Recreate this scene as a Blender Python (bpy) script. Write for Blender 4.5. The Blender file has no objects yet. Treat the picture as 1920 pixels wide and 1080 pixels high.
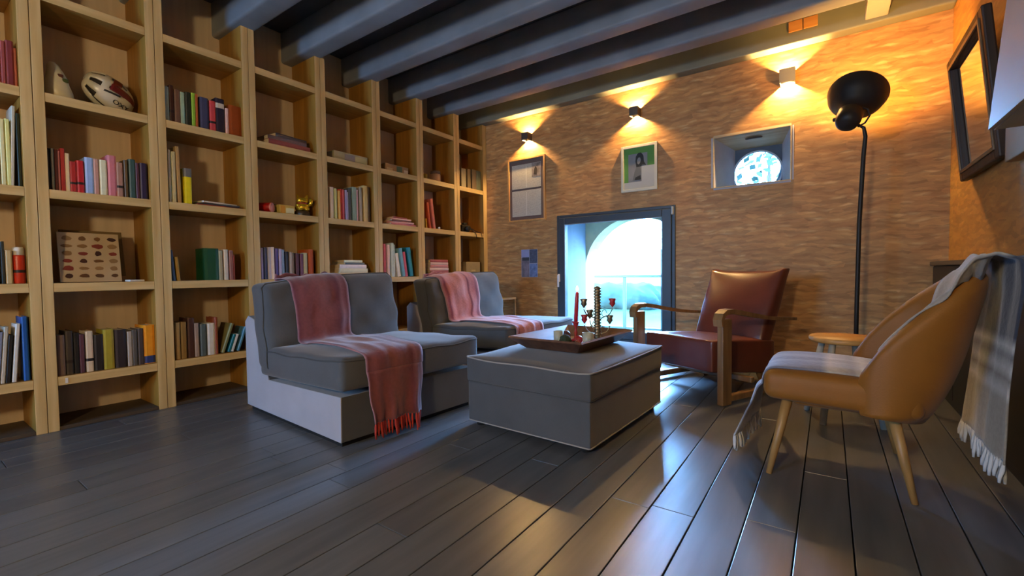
import bpy, bmesh, math, random
import numpy as np
from mathutils import Vector, Matrix, Euler
from mathutils.bvhtree import BVHTree
random.seed(7); np.random.seed(7)
S = bpy.context.scene; COL = S.collection
PI = math.pi

# ------------------------------------------------------------------ camera
cd = bpy.data.cameras.new('camera'); cam = bpy.data.objects.new('camera', cd); COL.objects.link(cam)
cd.sensor_fit = 'HORIZONTAL'; cd.sensor_width = 36.0; cd.lens = 844.32/1920*36.0
cd.clip_start = 0.02; cd.clip_end = 200
_yaw, _pitch, _roll = .613, .0335, .0123
_r = Vector((math.cos(_yaw), math.sin(_yaw), 0)); _f = Vector((-math.sin(_yaw), math.cos(_yaw), 0)); _z = Vector((0, 0, 1))
_F = _f*math.cos(_pitch) - _z*math.sin(_pitch); _U = _z*math.cos(_pitch) + _f*math.sin(_pitch)
_R2 = _r*math.cos(_roll) - _U*math.sin(_roll); _U2 = _r*math.sin(_roll) + _U*math.cos(_roll)
M = Matrix.Identity(4)
for i in range(3):
    M[i][0], M[i][1], M[i][2] = _R2[i], _U2[i], -_F[i]
M.translation = Vector((3.629, 0, .88)); cam.matrix_world = M
S.camera = cam

# ------------------------------------------------------------------ world, daylight, exposure
S.view_settings.view_transform = 'Standard'; S.view_settings.look = 'None'
S.view_settings.gamma = 1; S.view_settings.use_curve_mapping = False
S.view_settings.exposure = 0.0
W = bpy.data.worlds.new('sky'); S.world = W; W.use_nodes = True
bg = W.node_tree.nodes['Background']; bg.inputs[0].default_value = (.24, .52, 1.0, 1); bg.inputs[1].default_value = 60.0
def area(name, loc, rot, sx, sy, power, col, spread=PI):
    l = bpy.data.lights.new(name, 'AREA'); l.shape = 'RECTANGLE'; l.size = sx; l.size_y = sy
    l.energy = power; l.color = col; l.spread = spread
    o = bpy.data.objects.new(name, l); o.location = loc; o.rotation_euler = rot; COL.objects.link(o); return o
def portal(name, loc, rot, sx, sy):
    o = area(name, loc, rot, sx, sy, 1, (1, 1, 1)); o.data.cycles.is_portal = True; return o
portal('window_portal', (1.70, 4.78, .84), (-PI/2, 0, 0), 1.25, 1.3)
# daylight of the big window in the wall behind the camera
portal('rear_portal', (.95, -3.08, 1.45), (PI/2, 0, 0), 1.2, 1.1)
# added area light outside the low window, boosting the blue daylight
def aim(o, t): o.rotation_euler = (Vector(t)-o.location).to_track_quat('-Z', 'Y').to_euler()
aim(area('daylight_fill', (.55, 7.6, 2.45), (0, 0, 0), 2.8, 1.3, 6000, (.20, .48, 1.0)), (2.5, 3.5, .1))
# warm globe lamp standing behind the camera
gl = bpy.data.lights.new('room_lamp', 'POINT'); gl.energy = 190; gl.color = (1.0, .75, .42); gl.shadow_soft_size = .13
go = bpy.data.objects.new('room_lamp', gl); go.location = (3.1, -1.6, 1.80); COL.objects.link(go)

# ------------------------------------------------------------------ helpers
def lin(h):
    c = [int(h[i:i+2], 16)/255 for i in (0, 2, 4)]
    return tuple(x/12.92 if x <= .04045 else ((x+.055)/1.055)**2.4 for x in c)
MATS = {}
def mat(name, col, rough=.6, metal=0, spec=.5, noise=0, nscale=8, bump=0, bscale=60, stretch=(1, 1, 1), sheen=0, emit=None, estr=0, trans=0, coat=0, col2=None, alpha=1):
    if name in MATS: return MATS[name]
    if isinstance(col, str): col = lin(col)
    m = bpy.data.materials.new(name); m.use_nodes = True; nt = m.node_tree; b = nt.nodes['Principled BSDF']
    b.inputs['Base Color'].default_value = (*col, 1); b.inputs['Roughness'].default_value = rough
    b.inputs['Metallic'].default_value = metal; b.inputs['Specular IOR Level'].default_value = spec
    b.inputs['Sheen Weight'].default_value = sheen; b.inputs['Coat Weight'].default_value = coat
    b.inputs['Transmission Weight'].default_value = trans; b.inputs['Alpha'].default_value = alpha
    if emit: b.inputs['Emission Color'].default_value = (*emit, 1); b.inputs['Emission Strength'].default_value = estr
    tc = nt.nodes.new('ShaderNodeTexCoord'); mp = nt.nodes.new('ShaderNodeMapping'); mp.inputs['Scale'].default_value = stretch
    nt.links.new(tc.outputs['Object'], mp.inputs[0])
    if noise or col2:
        n = nt.nodes.new('ShaderNodeTexNoise'); n.inputs['Scale'].default_value = nscale; n.inputs['Detail'].default_value = 5
        nt.links.new(mp.outputs[0], n.inputs['Vector'])
        r = nt.nodes.new('ShaderNodeValToRGB'); r.color_ramp.elements[0].position = .32; r.color_ramp.elements[1].position = .68
        if isinstance(col2, str): col2 = lin(col2)
        a = col2 or tuple(x*(1-noise) for x in col); c = col if col2 else tuple(min(1, x*(1+noise)) for x in col)
        r.color_ramp.elements[0].color = (*a, 1); r.color_ramp.elements[1].color = (*c, 1)
        nt.links.new(n.outputs[0], r.inputs[0]); nt.links.new(r.outputs[0], b.inputs['Base Color'])
    if bump:
        n2 = nt.nodes.new('ShaderNodeTexNoise'); n2.inputs['Scale'].default_value = bscale; n2.inputs['Detail'].default_value = 3
        bp = nt.nodes.new('ShaderNodeBump'); bp.inputs['Strength'].default_value = bump; bp.inputs['Distance'].default_value = .01
        nt.links.new(mp.outputs[0], n2.inputs['Vector']); nt.links.new(n2.outputs[0], bp.inputs['Height']); nt.links.new(bp.outputs[0], b.inputs['Normal'])
    MATS[name] = m; return m

class MB:
    """collects vertices and faces for one mesh"""
    def __init__(s): s.v = []; s.f = []; s.mi = []; s.sm = []; s.cur = 0; s.smooth = False
    def add(s, V, F, smooth=None):
        o = len(s.v); s.v += [tuple(float(c) for c in p) for p in V]
        for f in F: s.f.append(tuple(o+i for i in f)); s.mi.append(s.cur); s.sm.append(s.smooth if smooth is None else smooth)
        return s
    def box(s, x0, x1, y0, y1, z0, z1):
        V = [(x0,y0,z0),(x1,y0,z0),(x1,y1,z0),(x0,y1,z0),(x0,y0,z1),(x1,y0,z1),(x1,y1,z1),(x0,y1,z1)]
        return s.add(V, [(0,3,2,1),(4,5,6,7),(0,1,5,4),(1,2,6,5),(2,3,7,6),(3,0,4,7)], False)
    def bbox(s, x0, x1, y0, y1, z0, z1, c=.004):
        """box with chamfered edges"""
        cx, cy, cz = (x0+x1)/2, (y0+y1)/2, (z0+z1)/2; hx, hy, hz = (x1-x0)/2, (y1-y0)/2, (z1-z0)/2
        c = min(c, hx*.49, hy*.49, hz*.49)
        V, F = rbox(hx, hy, hz, c, (2, 2, 2), 1)
        return s.add([(p[0]+cx, p[1]+cy, p[2]+cz) for p in V], F, False)
    def tube(s, P, R, n=10, cap=True, closed=False, smooth=True):
        P = [Vector(p) for p in P]; k = len(P); R = R if hasattr(R, '__len__') else [R]*k
        V = []; F = []; prev = None
        for i in range(k):
            a = P[(i-1) % k] if (closed or i > 0) else P[i]; b = P[(i+1) % k] if (closed or i < k-1) else P[i]
            t = (b-a).normalized()
            if prev is None:
                u = t.orthogonal().normalized()
            else:
                u = (prev - t*prev.dot(t)); u = u.normalized() if u.length > 1e-6 else t.orthogonal().normalized()
            prev = u; w = t.cross(u)
            for j in range(n):
                th = 2*PI*j/n; V.append(P[i] + (u*math.cos(th)+w*math.sin(th))*R[i])
        m = k if closed else k-1
        for i in range(m):
            for j in range(n):
                F.append((i*n+j, i*n+(j+1) % n, ((i+1) % k)*n+(j+1) % n, ((i+1) % k)*n+j))
        if cap and not closed:
            F.append(tuple(range(n))[::-1]); F.append(tuple((k-1)*n+j for j in range(n)))
        return s.add(V, F, smooth)
    def lathe(s, prof, n=24, M=None, cap=True):
        """prof: (r, z) list, turned about z then moved by matrix M"""
        V = []; F = []; M = M or Matrix.Identity(4); k = len(prof)
        for r, z in prof:
            for j in range(n):
                th = 2*PI*j/n; V.append(M @ Vector((r*math.cos(th), r*math.sin(th), z)))
        for i in range(k-1):
            for j in range(n): F.append((i*n+j, i*n+(j+1) % n, (i+1)*n+(j+1) % n, (i+1)*n+j))
        if cap:
            F.append(tuple(range(n))[::-1]); F.append(tuple((k-1)*n+j for j in range(n)))
        return s.add(V, F, True)
    def grid(s, G, smooth=True, flip=False):
        """G[i][j] points"""
        a, b = len(G), len(G[0]); V = [p for r in G for p in r]; F = []
        for i in range(a-1):
            for j in range(b-1):
                q = (i*b+j, i*b+j+1, (i+1)*b+j+1, (i+1)*b+j); F.append(q[::-1] if flip else q)
        return s.add(V, F, smooth)
    def sheet(s, G, th):
        """closed thin solid about the surface G (list of rows of Vector)"""
        a, b = len(G), len(G[0]); N = [[None]*b for _ in range(a)]
        for i in range(a):
            for j in range(b):
                du = Vector(G[min(i+1, a-1)][j]) - Vector(G[max(i-1, 0)][j]); dv = Vector(G[i][min(j+1, b-1)]) - Vector(G[i][max(j-1, 0)])
                n = du.cross(dv); N[i][j] = n.normalized() if n.length > 1e-9 else Vector((0, 0, 1))
        A = [[Vector(G[i][j])+N[i][j]*th/2 for j in range(b)] for i in range(a)]
        B = [[Vector(G[i][j])-N[i][j]*th/2 for j in range(b)] for i in range(a)]
        V = [p for r in A for p in r]+[p for r in B for p in r]; o = a*b; F = []
        for i in range(a-1):
            for j in range(b-1):
                F.append((i*b+j, (i+1)*b+j, (i+1)*b+j+1, i*b+j+1)); F.append((o+i*b+j, o+i*b+j+1, o+(i+1)*b+j+1, o+(i+1)*b+j))
        ring = [(0, j) for j in range(b)]+[(i, b-1) for i in range(1, a)]+[(a-1, j) for j in range(b-2, -1, -1)]+[(i, 0) for i in range(a-2, 0, -1)]
        for k in range(len(ring)):
            p = ring[k]; q = ring[(k+1) % len(ring)]; pi = p[0]*b+p[1]; qi = q[0]*b+q[1]; F.append((pi, qi, o+qi, o+pi))
        return s.add(V, F, True)
    def prism(s, poly, y0, y1, axis='y', smooth=False):
        """poly in (a,b) extruded along axis. axis y: (x,z); x: (y,z); z: (x,y)"""
        n = len(poly)
        def pt(a, b, t): return (a, t, b) if axis == 'y' else ((t, a, b) if axis == 'x' else (a, b, t))
        V = [pt(a, b, y0) for a, b in poly]+[pt(a, b, y1) for a, b in poly]
        F = [tuple(range(n)), tuple(range(2*n-1, n-1, -1))]+[(i, n+i, n+(i+1) % n, (i+1) % n) for i in range(n)]
        return s.add(V, F, smooth)
    def build(s, name, mats, parent=None, loc=None, rot=None):
        me = bpy.data.meshes.new(name); me.from_pydata(s.v, [], s.f); me.validate()
        if not isinstance(mats, (list, tuple)): mats = [mats]
        for m in mats: me.materials.append(m)
        if len(me.polygons) == len(s.f):
            me.polygons.foreach_set('material_index', s.mi); me.polygons.foreach_set('use_smooth', s.sm)
        me.update()
        bm = bmesh.new(); bm.from_mesh(me); bmesh.ops.recalc_face_normals(bm, faces=bm.faces); bm.to_mesh(me); bm.free()
        o = bpy.data.objects.new(name, me); COL.objects.link(o)
        if parent: o.parent = parent
        if loc: o.location = loc
        if rot: o.rotation_euler = rot
        return o

def rbox(hx, hy, hz, r, n=(10, 10, 4), rs=3):
    """rounded box as verts/faces; rs = segments on the rounded edges"""
    def ts(h, k):
        e = [-h + r*(1-math.cos(PI/2*i/rs)) for i in range(rs)]
        mid = [-h+r+(2*h-2*r)*i/k for i in range(k+1)]
        return e+mid+[-x for x in reversed(e)]
    T = (ts(hx, n[0]), ts(hy, n[1]), ts(hz, n[2])); H = (hx, hy, hz); idx = {}; V = []; F = []
    def vid(p):
        key = tuple(round(c, 6) for c in p)
        if key not in idx:
            q = [max(-(H[i]-r), min(H[i]-r, p[i])) for i in range(3)]; d = [p[i]-q[i] for i in range(3)]
            L = math.sqrt(sum(c*c for c in d)); idx[key] = len(V)
            V.append(tuple(q[i]+d[i]/L*r if L > 1e-9 else p[i] for i in range(3)))
        return idx[key]
    for ax in range(3):
        a, b = [i for i in range(3) if i != ax]
        for sgn in (-1, 1):
            for i in range(len(T[a])-1):
                for j in range(len(T[b])-1):
                    q = []
                    for (ii, jj) in ((i, j), (i+1, j), (i+1, j+1), (i, j+1)):
                        p = [0, 0, 0]; p[ax] = sgn*H[ax]; p[a] = T[a][ii]; p[b] = T[b][jj]; q.append(vid(p))
                    F.append(tuple(q))
    return V, F

def tag(o, label, cat, group=None, kind=None):
    if label: o['label'] = label
    if cat: o['category'] = cat
    if group: o['group'] = group
    if kind: o['kind'] = kind
    return o
def thing(name, label, cat, loc=(0, 0, 0), rz=0, group=None):
    o = bpy.data.objects.new(name, None); COL.objects.link(o); o.location = loc; o.rotation_euler = (0, 0, rz)
    o.empty_display_size = .1
    return tag(o, label, cat, group)
def struct(o): o['kind'] = 'structure'; return o
def copy_tree(o, parent=None):
    c = o.copy(); COL.objects.link(c); c.parent = parent
    for ch in list(o.children): copy_tree(ch, c)
    return c
def text_mesh(body, size, depth=.001):
    cu = bpy.data.curves.new('lettering', 'FONT'); cu.body = body; cu.size = size; cu.extrude = depth; cu.align_x = 'CENTER'; cu.align_y = 'CENTER'
    o = bpy.data.objects.new('tmp', cu); COL.objects.link(o)
    me = bpy.data.meshes.new_from_object(o.evaluated_get(bpy.context.evaluated_depsgraph_get())); bpy.data.objects.remove(o)
    return me

# ------------------------------------------------------------------ materials
def osb(name, c0, c1, c2):
    m = bpy.data.materials.new(name); m.use_nodes = True; nt = m.node_tree; b = nt.nodes['Principled BSDF']; N = nt.nodes.new; L = nt.links.new
    tc = N('ShaderNodeTexCoord'); w = N('ShaderNodeTexNoise'); w.inputs['Scale'].default_value = 5; w.inputs['Detail'].default_value = 4; L(tc.outputs['Object'], w.inputs['Vector'])
    ad = N('ShaderNodeVectorMath'); ad.operation = 'MULTIPLY_ADD'; L(w.outputs[1], ad.inputs[0]); ad.inputs[1].default_value = (.08, .08, .07); L(tc.outputs['Object'], ad.inputs[2])
    mp = N('ShaderNodeMapping'); mp.inputs['Scale'].default_value = (4, 4, 24); L(ad.outputs[0], mp.inputs[0])
    n = N('ShaderNodeTexNoise'); n.inputs['Scale'].default_value = 1.0; n.inputs['Detail'].default_value = 6; n.inputs['Roughness'].default_value = .62; L(mp.outputs[0], n.inputs['Vector'])
    r = N('ShaderNodeValToRGB'); e = r.color_ramp.elements; e[0].position = .30; e[0].color = (*lin(c0), 1); e[1].position = .68; e[1].color = (*lin(c1), 1); L(n.outputs[0], r.inputs[0])
    # single pale flakes lying at all angles
    mp2 = N('ShaderNodeMapping'); mp2.inputs['Scale'].default_value = (8, 8, 40); mp2.inputs['Rotation'].default_value = (0, .12, 0); L(ad.outputs[0], mp2.inputs[0])
    v = N('ShaderNodeTexVoronoi'); v.inputs['Scale'].default_value = 1.0; L(mp2.outputs[0], v.inputs['Vector'])
    sp = N('ShaderNodeSeparateColor'); L(v.outputs['Color'], sp.inputs[0])
    gt = N('ShaderNodeMapRange'); gt.inputs[1].default_value = .62; gt.inputs[2].default_value = .85; gt.inputs[3].default_value = 0; gt.inputs[4].default_value = .5; L(sp.outputs[0], gt.inputs[0])
    mr = N('ShaderNodeMapRange'); mr.inputs[1].default_value = .1; mr.inputs[2].default_value = .6; mr.inputs[3].default_value = 1; mr.inputs[4].default_value = 0; L(v.outputs['Distance'], mr.inputs[0])
    mu = N('ShaderNodeMath'); mu.operation = 'MULTIPLY'; L(gt.outputs[0], mu.inputs[0]); L(mr.outputs[0], mu.inputs[1])
    mx = N('ShaderNodeMix'); mx.data_type = 'RGBA'; L(mu.outputs[0], mx.inputs[0]); L(r.outputs[0], mx.inputs[6]); mx.inputs[7].default_value = (*lin(c2), 1)
    # darker strands crossing the other way
    mp3 = N('ShaderNodeMapping'); mp3.inputs['Scale'].default_value = (10, 10, 46); mp3.inputs['Rotation'].default_value = (0, -.35, 0); L(ad.outputs[0], mp3.inputs[0])
    v3 = N('ShaderNodeTexVoronoi'); v3.inputs['Scale'].default_value = 1.0; L(mp3.outputs[0], v3.inputs['Vector']); sp3 = N('ShaderNodeSeparateColor'); L(v3.outputs['Color'], sp3.inputs[0])
    g3 = N('ShaderNodeMapRange'); g3.inputs[1].default_value = .0; g3.inputs[2].default_value = 1.0; g3.inputs[3].default_value = .80; g3.inputs[4].default_value = 1.16; L(sp3.outputs[1], g3.inputs[0])
    s3 = N('ShaderNodeVectorMath'); s3.operation = 'SCALE'; L(mx.outputs[2], s3.inputs[0]); L(g3.outputs[0], s3.inputs['Scale'])
    L(s3.outputs[0], b.inputs['Base Color']); b.inputs['Roughness'].default_value = .55
    bp = N('ShaderNodeBump'); bp.inputs['Strength'].default_value = .12; bp.inputs['Distance'].default_value = .004; L(n.outputs[0], bp.inputs['Height']); L(bp.outputs[0], b.inputs['Normal'])
    return m
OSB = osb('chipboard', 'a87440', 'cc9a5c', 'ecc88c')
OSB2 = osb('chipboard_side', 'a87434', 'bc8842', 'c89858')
def wood(name, ca, cb, axis='z', rough=.5, sc=1.0):
    st = {'z': (26*sc, 26*sc, 1.6*sc), 'y': (26*sc, 1.6*sc, 26*sc), 'x': (1.6*sc, 26*sc, 26*sc)}[axis]
    return mat(name, cb, rough=rough, col2=ca, nscale=1.0, stretch=st, bump=.06, bscale=3)
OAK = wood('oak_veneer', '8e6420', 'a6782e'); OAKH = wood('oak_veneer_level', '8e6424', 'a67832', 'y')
EDGE = wood('oak_edge', 'c0a064', 'dabe84'); EDGEH = wood('oak_edge_level', 'c0a064', 'dabe84', 'y')  # pale edge banding, lifted further in colour in place of stronger lamp light
OAKB = wood('oak_backing', 'c4b294', 'd2c0a2')
BEAM = mat('beam_paint', '7c8288', rough=.55, noise=.15, nscale=3, bump=.1, bscale=20)
CEIL = mat('ceiling_paint', '484c50', rough=.7, noise=.15, nscale=4)
PLASTER = mat('plaster', 'c8c0b0', rough=.85, noise=.05, bump=.1)
WHITE = mat('white_paint', 'd8d8d4', rough=.5, noise=.03)
ANTH = mat('anthracite_frame', '3c444c', rough=.4, noise=.05)
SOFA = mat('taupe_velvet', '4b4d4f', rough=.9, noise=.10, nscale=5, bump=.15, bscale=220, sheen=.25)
SOFAS = mat('taupe_side_lit', 'a4a2a8', rough=.9, noise=.06, nscale=5, bump=.12, bscale=220, sheen=.2)  # sofa sides paler than the cushions, daylight from behind put into the colour
PIPE = mat('taupe_piping', '4a4a48', rough=.9)
PIPEL = mat('pale_piping', '97938c', rough=.8)
DARK = mat('dark_gap', '141414', rough=.9)
LEATH = mat('oxblood_leather', '6c382c', rough=.33, noise=.12, nscale=6, bump=.08, bscale=120, coat=.15)
OCHRE = mat('ochre_upholstery', '8c5812', rough=.6, noise=.08, nscale=5, bump=.1, bscale=180, sheen=.1)
ARMW = wood('armchair_wood', '7a5a38', '98754a', 'z', .4)
LEGW = wood('beech_leg', '94703e', 'b48c54', 'z', .45)
PALEW = wood('pale_stool_leg', 'a8a290', 'c4beac', 'z', .6)
HONEY = wood('honey_seat', 'c08a48', 'd8a45c', 'x', .45)
BLACKM = mat('black_lamp_metal', '2a2622', rough=.5, metal=.3)
STEEL = mat('steel', 'b8b8b8', rough=.25, metal=1)
TRAYW = wood('dark_tray_wood', '553a2c', '7a5640', 'y', .4)
GOLD = mat('gold', 'f0c030', rough=.28, metal=.7, bump=.12, bscale=40)
def glass(name, tint=(.96, .98, .98)):
    m = bpy.data.materials.new(name); m.use_nodes = True; nt = m.node_tree; N = nt.nodes.new; L = nt.links.new
    nt.nodes.remove(nt.nodes['Principled BSDF']); out = nt.nodes['Material Output']
    a = N('ShaderNodeBsdfTransparent'); a.inputs[0].default_value = (*tint, 1); g = N('ShaderNodeBsdfGlossy'); g.inputs['Roughness'].default_value = .02
    f = N('ShaderNodeFresnel'); f.inputs[0].default_value = 1.35; mx = N('ShaderNodeMixShader'); L(f.outputs[0], mx.inputs[0]); L(a.outputs[0], mx.inputs[1]); L(g.outputs[0], mx.inputs[2]); L(mx.outputs[0], out.inputs[0])
    return m
GLASS = glass('window_glass')
def book_material():
    m = bpy.data.materials.new('book_cloth'); m.use_nodes = True; nt = m.node_tree; b = nt.nodes['Principled BSDF']; N = nt.nodes.new; L = nt.links.new
    oi = N('ShaderNodeObjectInfo'); tc = N('ShaderNodeTexCoord'); n = N('ShaderNodeTexNoise'); n.inputs['Scale'].default_value = 30; L(tc.outputs['Object'], n.inputs['Vector'])
    mr = N('ShaderNodeMapRange'); mr.inputs[3].default_value = 1.0; mr.inputs[4].default_value = 1.35; L(n.outputs[0], mr.inputs[0])
    mx = N('ShaderNodeVectorMath'); mx.operation = 'SCALE'; L(oi.outputs['Color'], mx.inputs[0]); L(mr.outputs[0], mx.inputs['Scale'])
    L(mx.outputs[0], b.inputs['Base Color']); b.inputs['Roughness'].default_value = .5; return m
BOOK = book_material(); PAGES = mat('book_pages', 'd8ccb0', rough=.8, noise=.1, nscale=200, stretch=(1, 1, .1))
BAND = mat('spine_band_dark', '241814', rough=.6)
BANDW = mat('spine_label_pale', 'c8c0b0', rough=.6)
# ------------------------------------------------------------------ the room shell
XR = 4.36; YB = 4.623; XL = -.385; YF = -3.1; ZC = 3.03
# floor: a sub-floor and painted planks laid along y
fm = mat('sub_floor', '181614', rough=.9)
floor = struct(MB().box(XL, XR, YF, YB, -.12, -.024).build('floor', fm))
def plank_material():
    m = bpy.data.materials.new('painted_plank'); m.use_nodes = True; nt = m.node_tree; b = nt.nodes['Principled BSDF']; N = nt.nodes.new; L = nt.links.new
    oi = N('ShaderNodeObjectInfo'); tc = N('ShaderNodeTexCoord'); mp = N('ShaderNodeMapping'); mp.inputs['Scale'].default_value = (22, 1.8, 22)
    ad = N('ShaderNodeVectorMath'); ad.operation = 'ADD'; cb = N('ShaderNodeCombineXYZ'); mu = N('ShaderNodeMath'); mu.operation = 'MULTIPLY'; mu.inputs[1].default_value = 50
    L(oi.outputs['Random'], mu.inputs[0]); L(mu.outputs[0], cb.inputs[0]); L(mu.outputs[0], cb.inputs[1]); L(tc.outputs['Object'], ad.inputs[0]); L(cb.outputs[0], ad.inputs[1]); L(ad.outputs[0], mp.inputs[0])
    n = N('ShaderNodeTexNoise'); n.inputs['Scale'].default_value = 1; n.inputs['Detail'].default_value = 6; L(mp.outputs[0], n.inputs['Vector'])
    n2 = N('ShaderNodeTexNoise'); n2.inputs['Scale'].default_value = 2.2; n2.inputs['Detail'].default_value = 3; L(ad.outputs[0], n2.inputs['Vector'])
    r = N('ShaderNodeValToRGB'); e = r.color_ramp.elements; e[0].position = .25; e[0].color = (*lin('4e5359'), 1); e[1].position = .78; e[1].color = (*lin('686b6e'), 1)
    L(n.outputs[0], r.inputs[0])
    mr = N('ShaderNodeMapRange'); mr.inputs[3].default_value = .80; mr.inputs[4].default_value = 1.14; L(oi.outputs['Random'], mr.inputs[0])
    sc = N('ShaderNodeVectorMath'); sc.operation = 'SCALE'; L(r.outputs[0], sc.inputs[0]); L(mr.outputs[0], sc.inputs['Scale']); L(sc.outputs[0], b.inputs['Base Color'])
    rr = N('ShaderNodeMapRange'); rr.inputs[3].default_value = .22; rr.inputs[4].default_value = .42; L(n2.outputs[0], rr.inputs[0]); L(rr.outputs[0], b.inputs['Roughness'])
    bp = N('ShaderNodeBump'); bp.inputs['Strength'].default_value = .25; bp.inputs['Distance'].default_value = .003; L(n.outputs[0], bp.inputs['Height']); L(bp.outputs[0], b.inputs['Normal'])
    b.inputs['Specular IOR Level'].default_value = .75
    return m
PLANK = plank_material()
PW = .1525; x = 3.551 - PW*27
i = 0
while x < XR:
    x0 = max(XL, x); x1 = min(XR, x+PW-.004)
    if x1 > x0+.02:
        # end joints: one is seen near the stool
        ys = [YF]; y = YF + random.uniform(.8, 2.4)
        if i == 24: ys = [YF, -.6, 1.66]; y = 99
        while y < YB-.5: ys.append(y); y += random.uniform(1.7, 2.7)
        ys.append(YB)
        for a, b in zip(ys[:-1], ys[1:]):
            MB().bbox(x0, x1, a+.0012, b-.0012, -.024, 0, .0018).build('plank', PLANK, floor)
    x += PW; i += 1

ceiling = struct(MB().box(XL, XR, YF, YB, ZC, ZC+.12).build('ceiling', CEIL))
for yc in [-2.95, -2.36, -1.78, -1.19, -.61, -.03, .53, 1.12, 1.69, 2.24, 2.845, 3.43, 4.015]:
    V, F = rbox((XR-XL)/2, .082, .137, .022, (24, 3, 4), 3)
    mb = MB(); mb.add([(p[0]+(XR+XL)/2, p[1]+yc, p[2]+2.900) for p in V], F, True); mb.build('beam', BEAM, ceiling)
# wall plate beam against the window wall
V, F = rbox((XR-XL)/2, .062, .135, .012, (24, 2, 4), 2)
MB().add([(p[0]+(XR+XL)/2, p[1]+YB-.062, p[2]+2.905) for p in V], F, False).build('wall_plate', mat('plate_paint', '7a7a68', rough=.6, noise=.1, nscale=3), ceiling)
# pale block across the plate, and two small timber offcuts pinned to it
blk = MB().bbox(3.84, 3.98, 4.10, YB-.125, 2.80, ZC, .006).build('tie_block', mat('pale_block', 'a09c94', rough=.6, noise=.05), ceiling)
for k in range(2):
    x0 = 3.335+.105*k
    o = MB().bbox(x0, x0+.098, YB-.142, YB-.1245, 2.86, 2.945, .003).build('wood_sample', wood('offcut_wood', 'b8783c', 'd09450', 'x'))
    tag(o, ['small orange wood tile on the beam, beside the pale block and farther from it', 'small orange wood tile on the beam, the one closer to the pale block'][k], 'wood tile', 'wood tiles on the beam')

# walls
def wall_holes(name, xs, zs, holes, y0, y1, m):
    """grid wall in the x-z plane; holes = set of (i, j) cells left open"""
    mb = MB(); V = []; idx = {}; F = []
    def vid(x, y, z):
        k = (round(x, 5), round(y, 5), round(z, 5))
        if k not in idx: idx[k] = len(V); V.append((x, y, z))
        return idx[k]
    solid = lambda i, j: 0 <= i < len(xs)-1 and 0 <= j < len(zs)-1 and (i, j) not in holes
    for i in range(len(xs)-1):
        for j in range(len(zs)-1):
            if not solid(i, j): continue
            a, b, c, d = xs[i], xs[i+1], zs[j], zs[j+1]
            F.append((vid(a, y0, c), vid(b, y0, c), vid(b, y0, d), vid(a, y0, d))); F.append((vid(a, y1, c), vid(a, y1, d), vid(b, y1, d), vid(b, y1, c)))
            if not solid(i-1, j): F.append((vid(a, y0, c), vid(a, y0, d), vid(a, y1, d), vid(a, y1, c)))
            if not solid(i+1, j): F.append((vid(b, y0, c), vid(b, y1, c), vid(b, y1, d), vid(b, y0, d)))
            if not solid(i, j-1): F.append((vid(a, y0, c), vid(a, y1, c), vid(b, y1, c), vid(b, y0, c)))
            if not solid(i, j+1): F.append((vid(a, y0, d), vid(b, y0, d), vid(b, y1, d), vid(a, y1, d)))
    mb.add(V, F, False); return struct(mb.build(name, m))
WX = [XL-.12, 1.036, 2.379, 2.728, 3.354, XR+.12]; WZ = [-.12, .12, 1.538, 1.660, 2.128, ZC+.12]
wall_back = wall_holes('wall_back', WX, WZ, {(1, 1), (3, 3)}, YB, YB+.035, OSB)
# masonry behind the chipboard, with splayed openings (white reveals are parts of the windows)
STONE = mat('pale_stone', 'b0a078', rough=.9, noise=.15, nscale=4, bump=.5, bscale=12)
wall_masonry = wall_holes('wall_masonry', WX, WZ, {(1, 1), (3, 3)}, YB+.036, YB+.70, STONE)
wall_left = struct(MB().box(XL-.12, XL-.001, YF, YB, -.12, ZC+.12).build('wall_left', PLASTER))
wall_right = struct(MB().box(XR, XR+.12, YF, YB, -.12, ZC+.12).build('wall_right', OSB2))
RX = [XL-.12, .4, 1.5, XR+.12]; RZ = [-.12, .95, 1.95, ZC+.12]
wall_rear = wall_holes('wall_rear', RX, RZ, {(1, 1)}, YF-.15, YF, PLASTER)
w3 = struct(MB().box(.4, .45, YF-.11, YF-.05, .95, 1.95).box(1.45, 1.5, YF-.11, YF-.05, .95, 1.95).box(.45, 1.45, YF-.11, YF-.05, .95, 1.0).box(.45, 1.45, YF-.11, YF-.05, 1.9, 1.95).box(.93, .97, YF-.11, YF-.05, 1.0, 1.9).build('window_3', ANTH))
MB().box(.45, 1.45, YF-.084, YF-.078, 1.0, 1.9).build('pane', GLASS, w3)

# ------------------------------------------------------------------ window_1: the low anthracite window
w1 = bpy.data.objects.new('window_1', None); COL.objects.link(w1); w1['kind'] = 'structure'
Z0, Z1, X0, X1 = .12, 1.538, 1.036, 2.379; FY0, FY1 = YB-.016, YB+.06
def frame(mb, x0, x1, z0, z1, wl, wr, wt, wb, y0, y1, c=.006):
    mb.bbox(x0, x0+wl, y0, y1, z0, z1, c); mb.bbox(x1-wr, x1, y0, y1, z0, z1, c)
    mb.bbox(x0+wl-.001, x1-wr+.001, y0, y1, z1-wt, z1, c); mb.bbox(x0+wl-.001, x1-wr+.001, y0, y1, z0, z0+wb, c)
mb = MB(); frame(mb, X0, X1, Z0, Z1, .035, .035, .035, .035, FY0, FY1); mb.build('outer_frame', ANTH, w1)
sash = MB(); frame(sash, X0+.036, X1-.036, Z0+.036, Z1-.036, .072, .095, .075, .08, YB-.030, FY1-.01); sash = sash.build('sash', ANTH, w1)
MB().box(X0+.1, X1-.125, YB+.012, YB+.020, Z0+.11, Z1-.105).build('pane', GLASS, w1)
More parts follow.
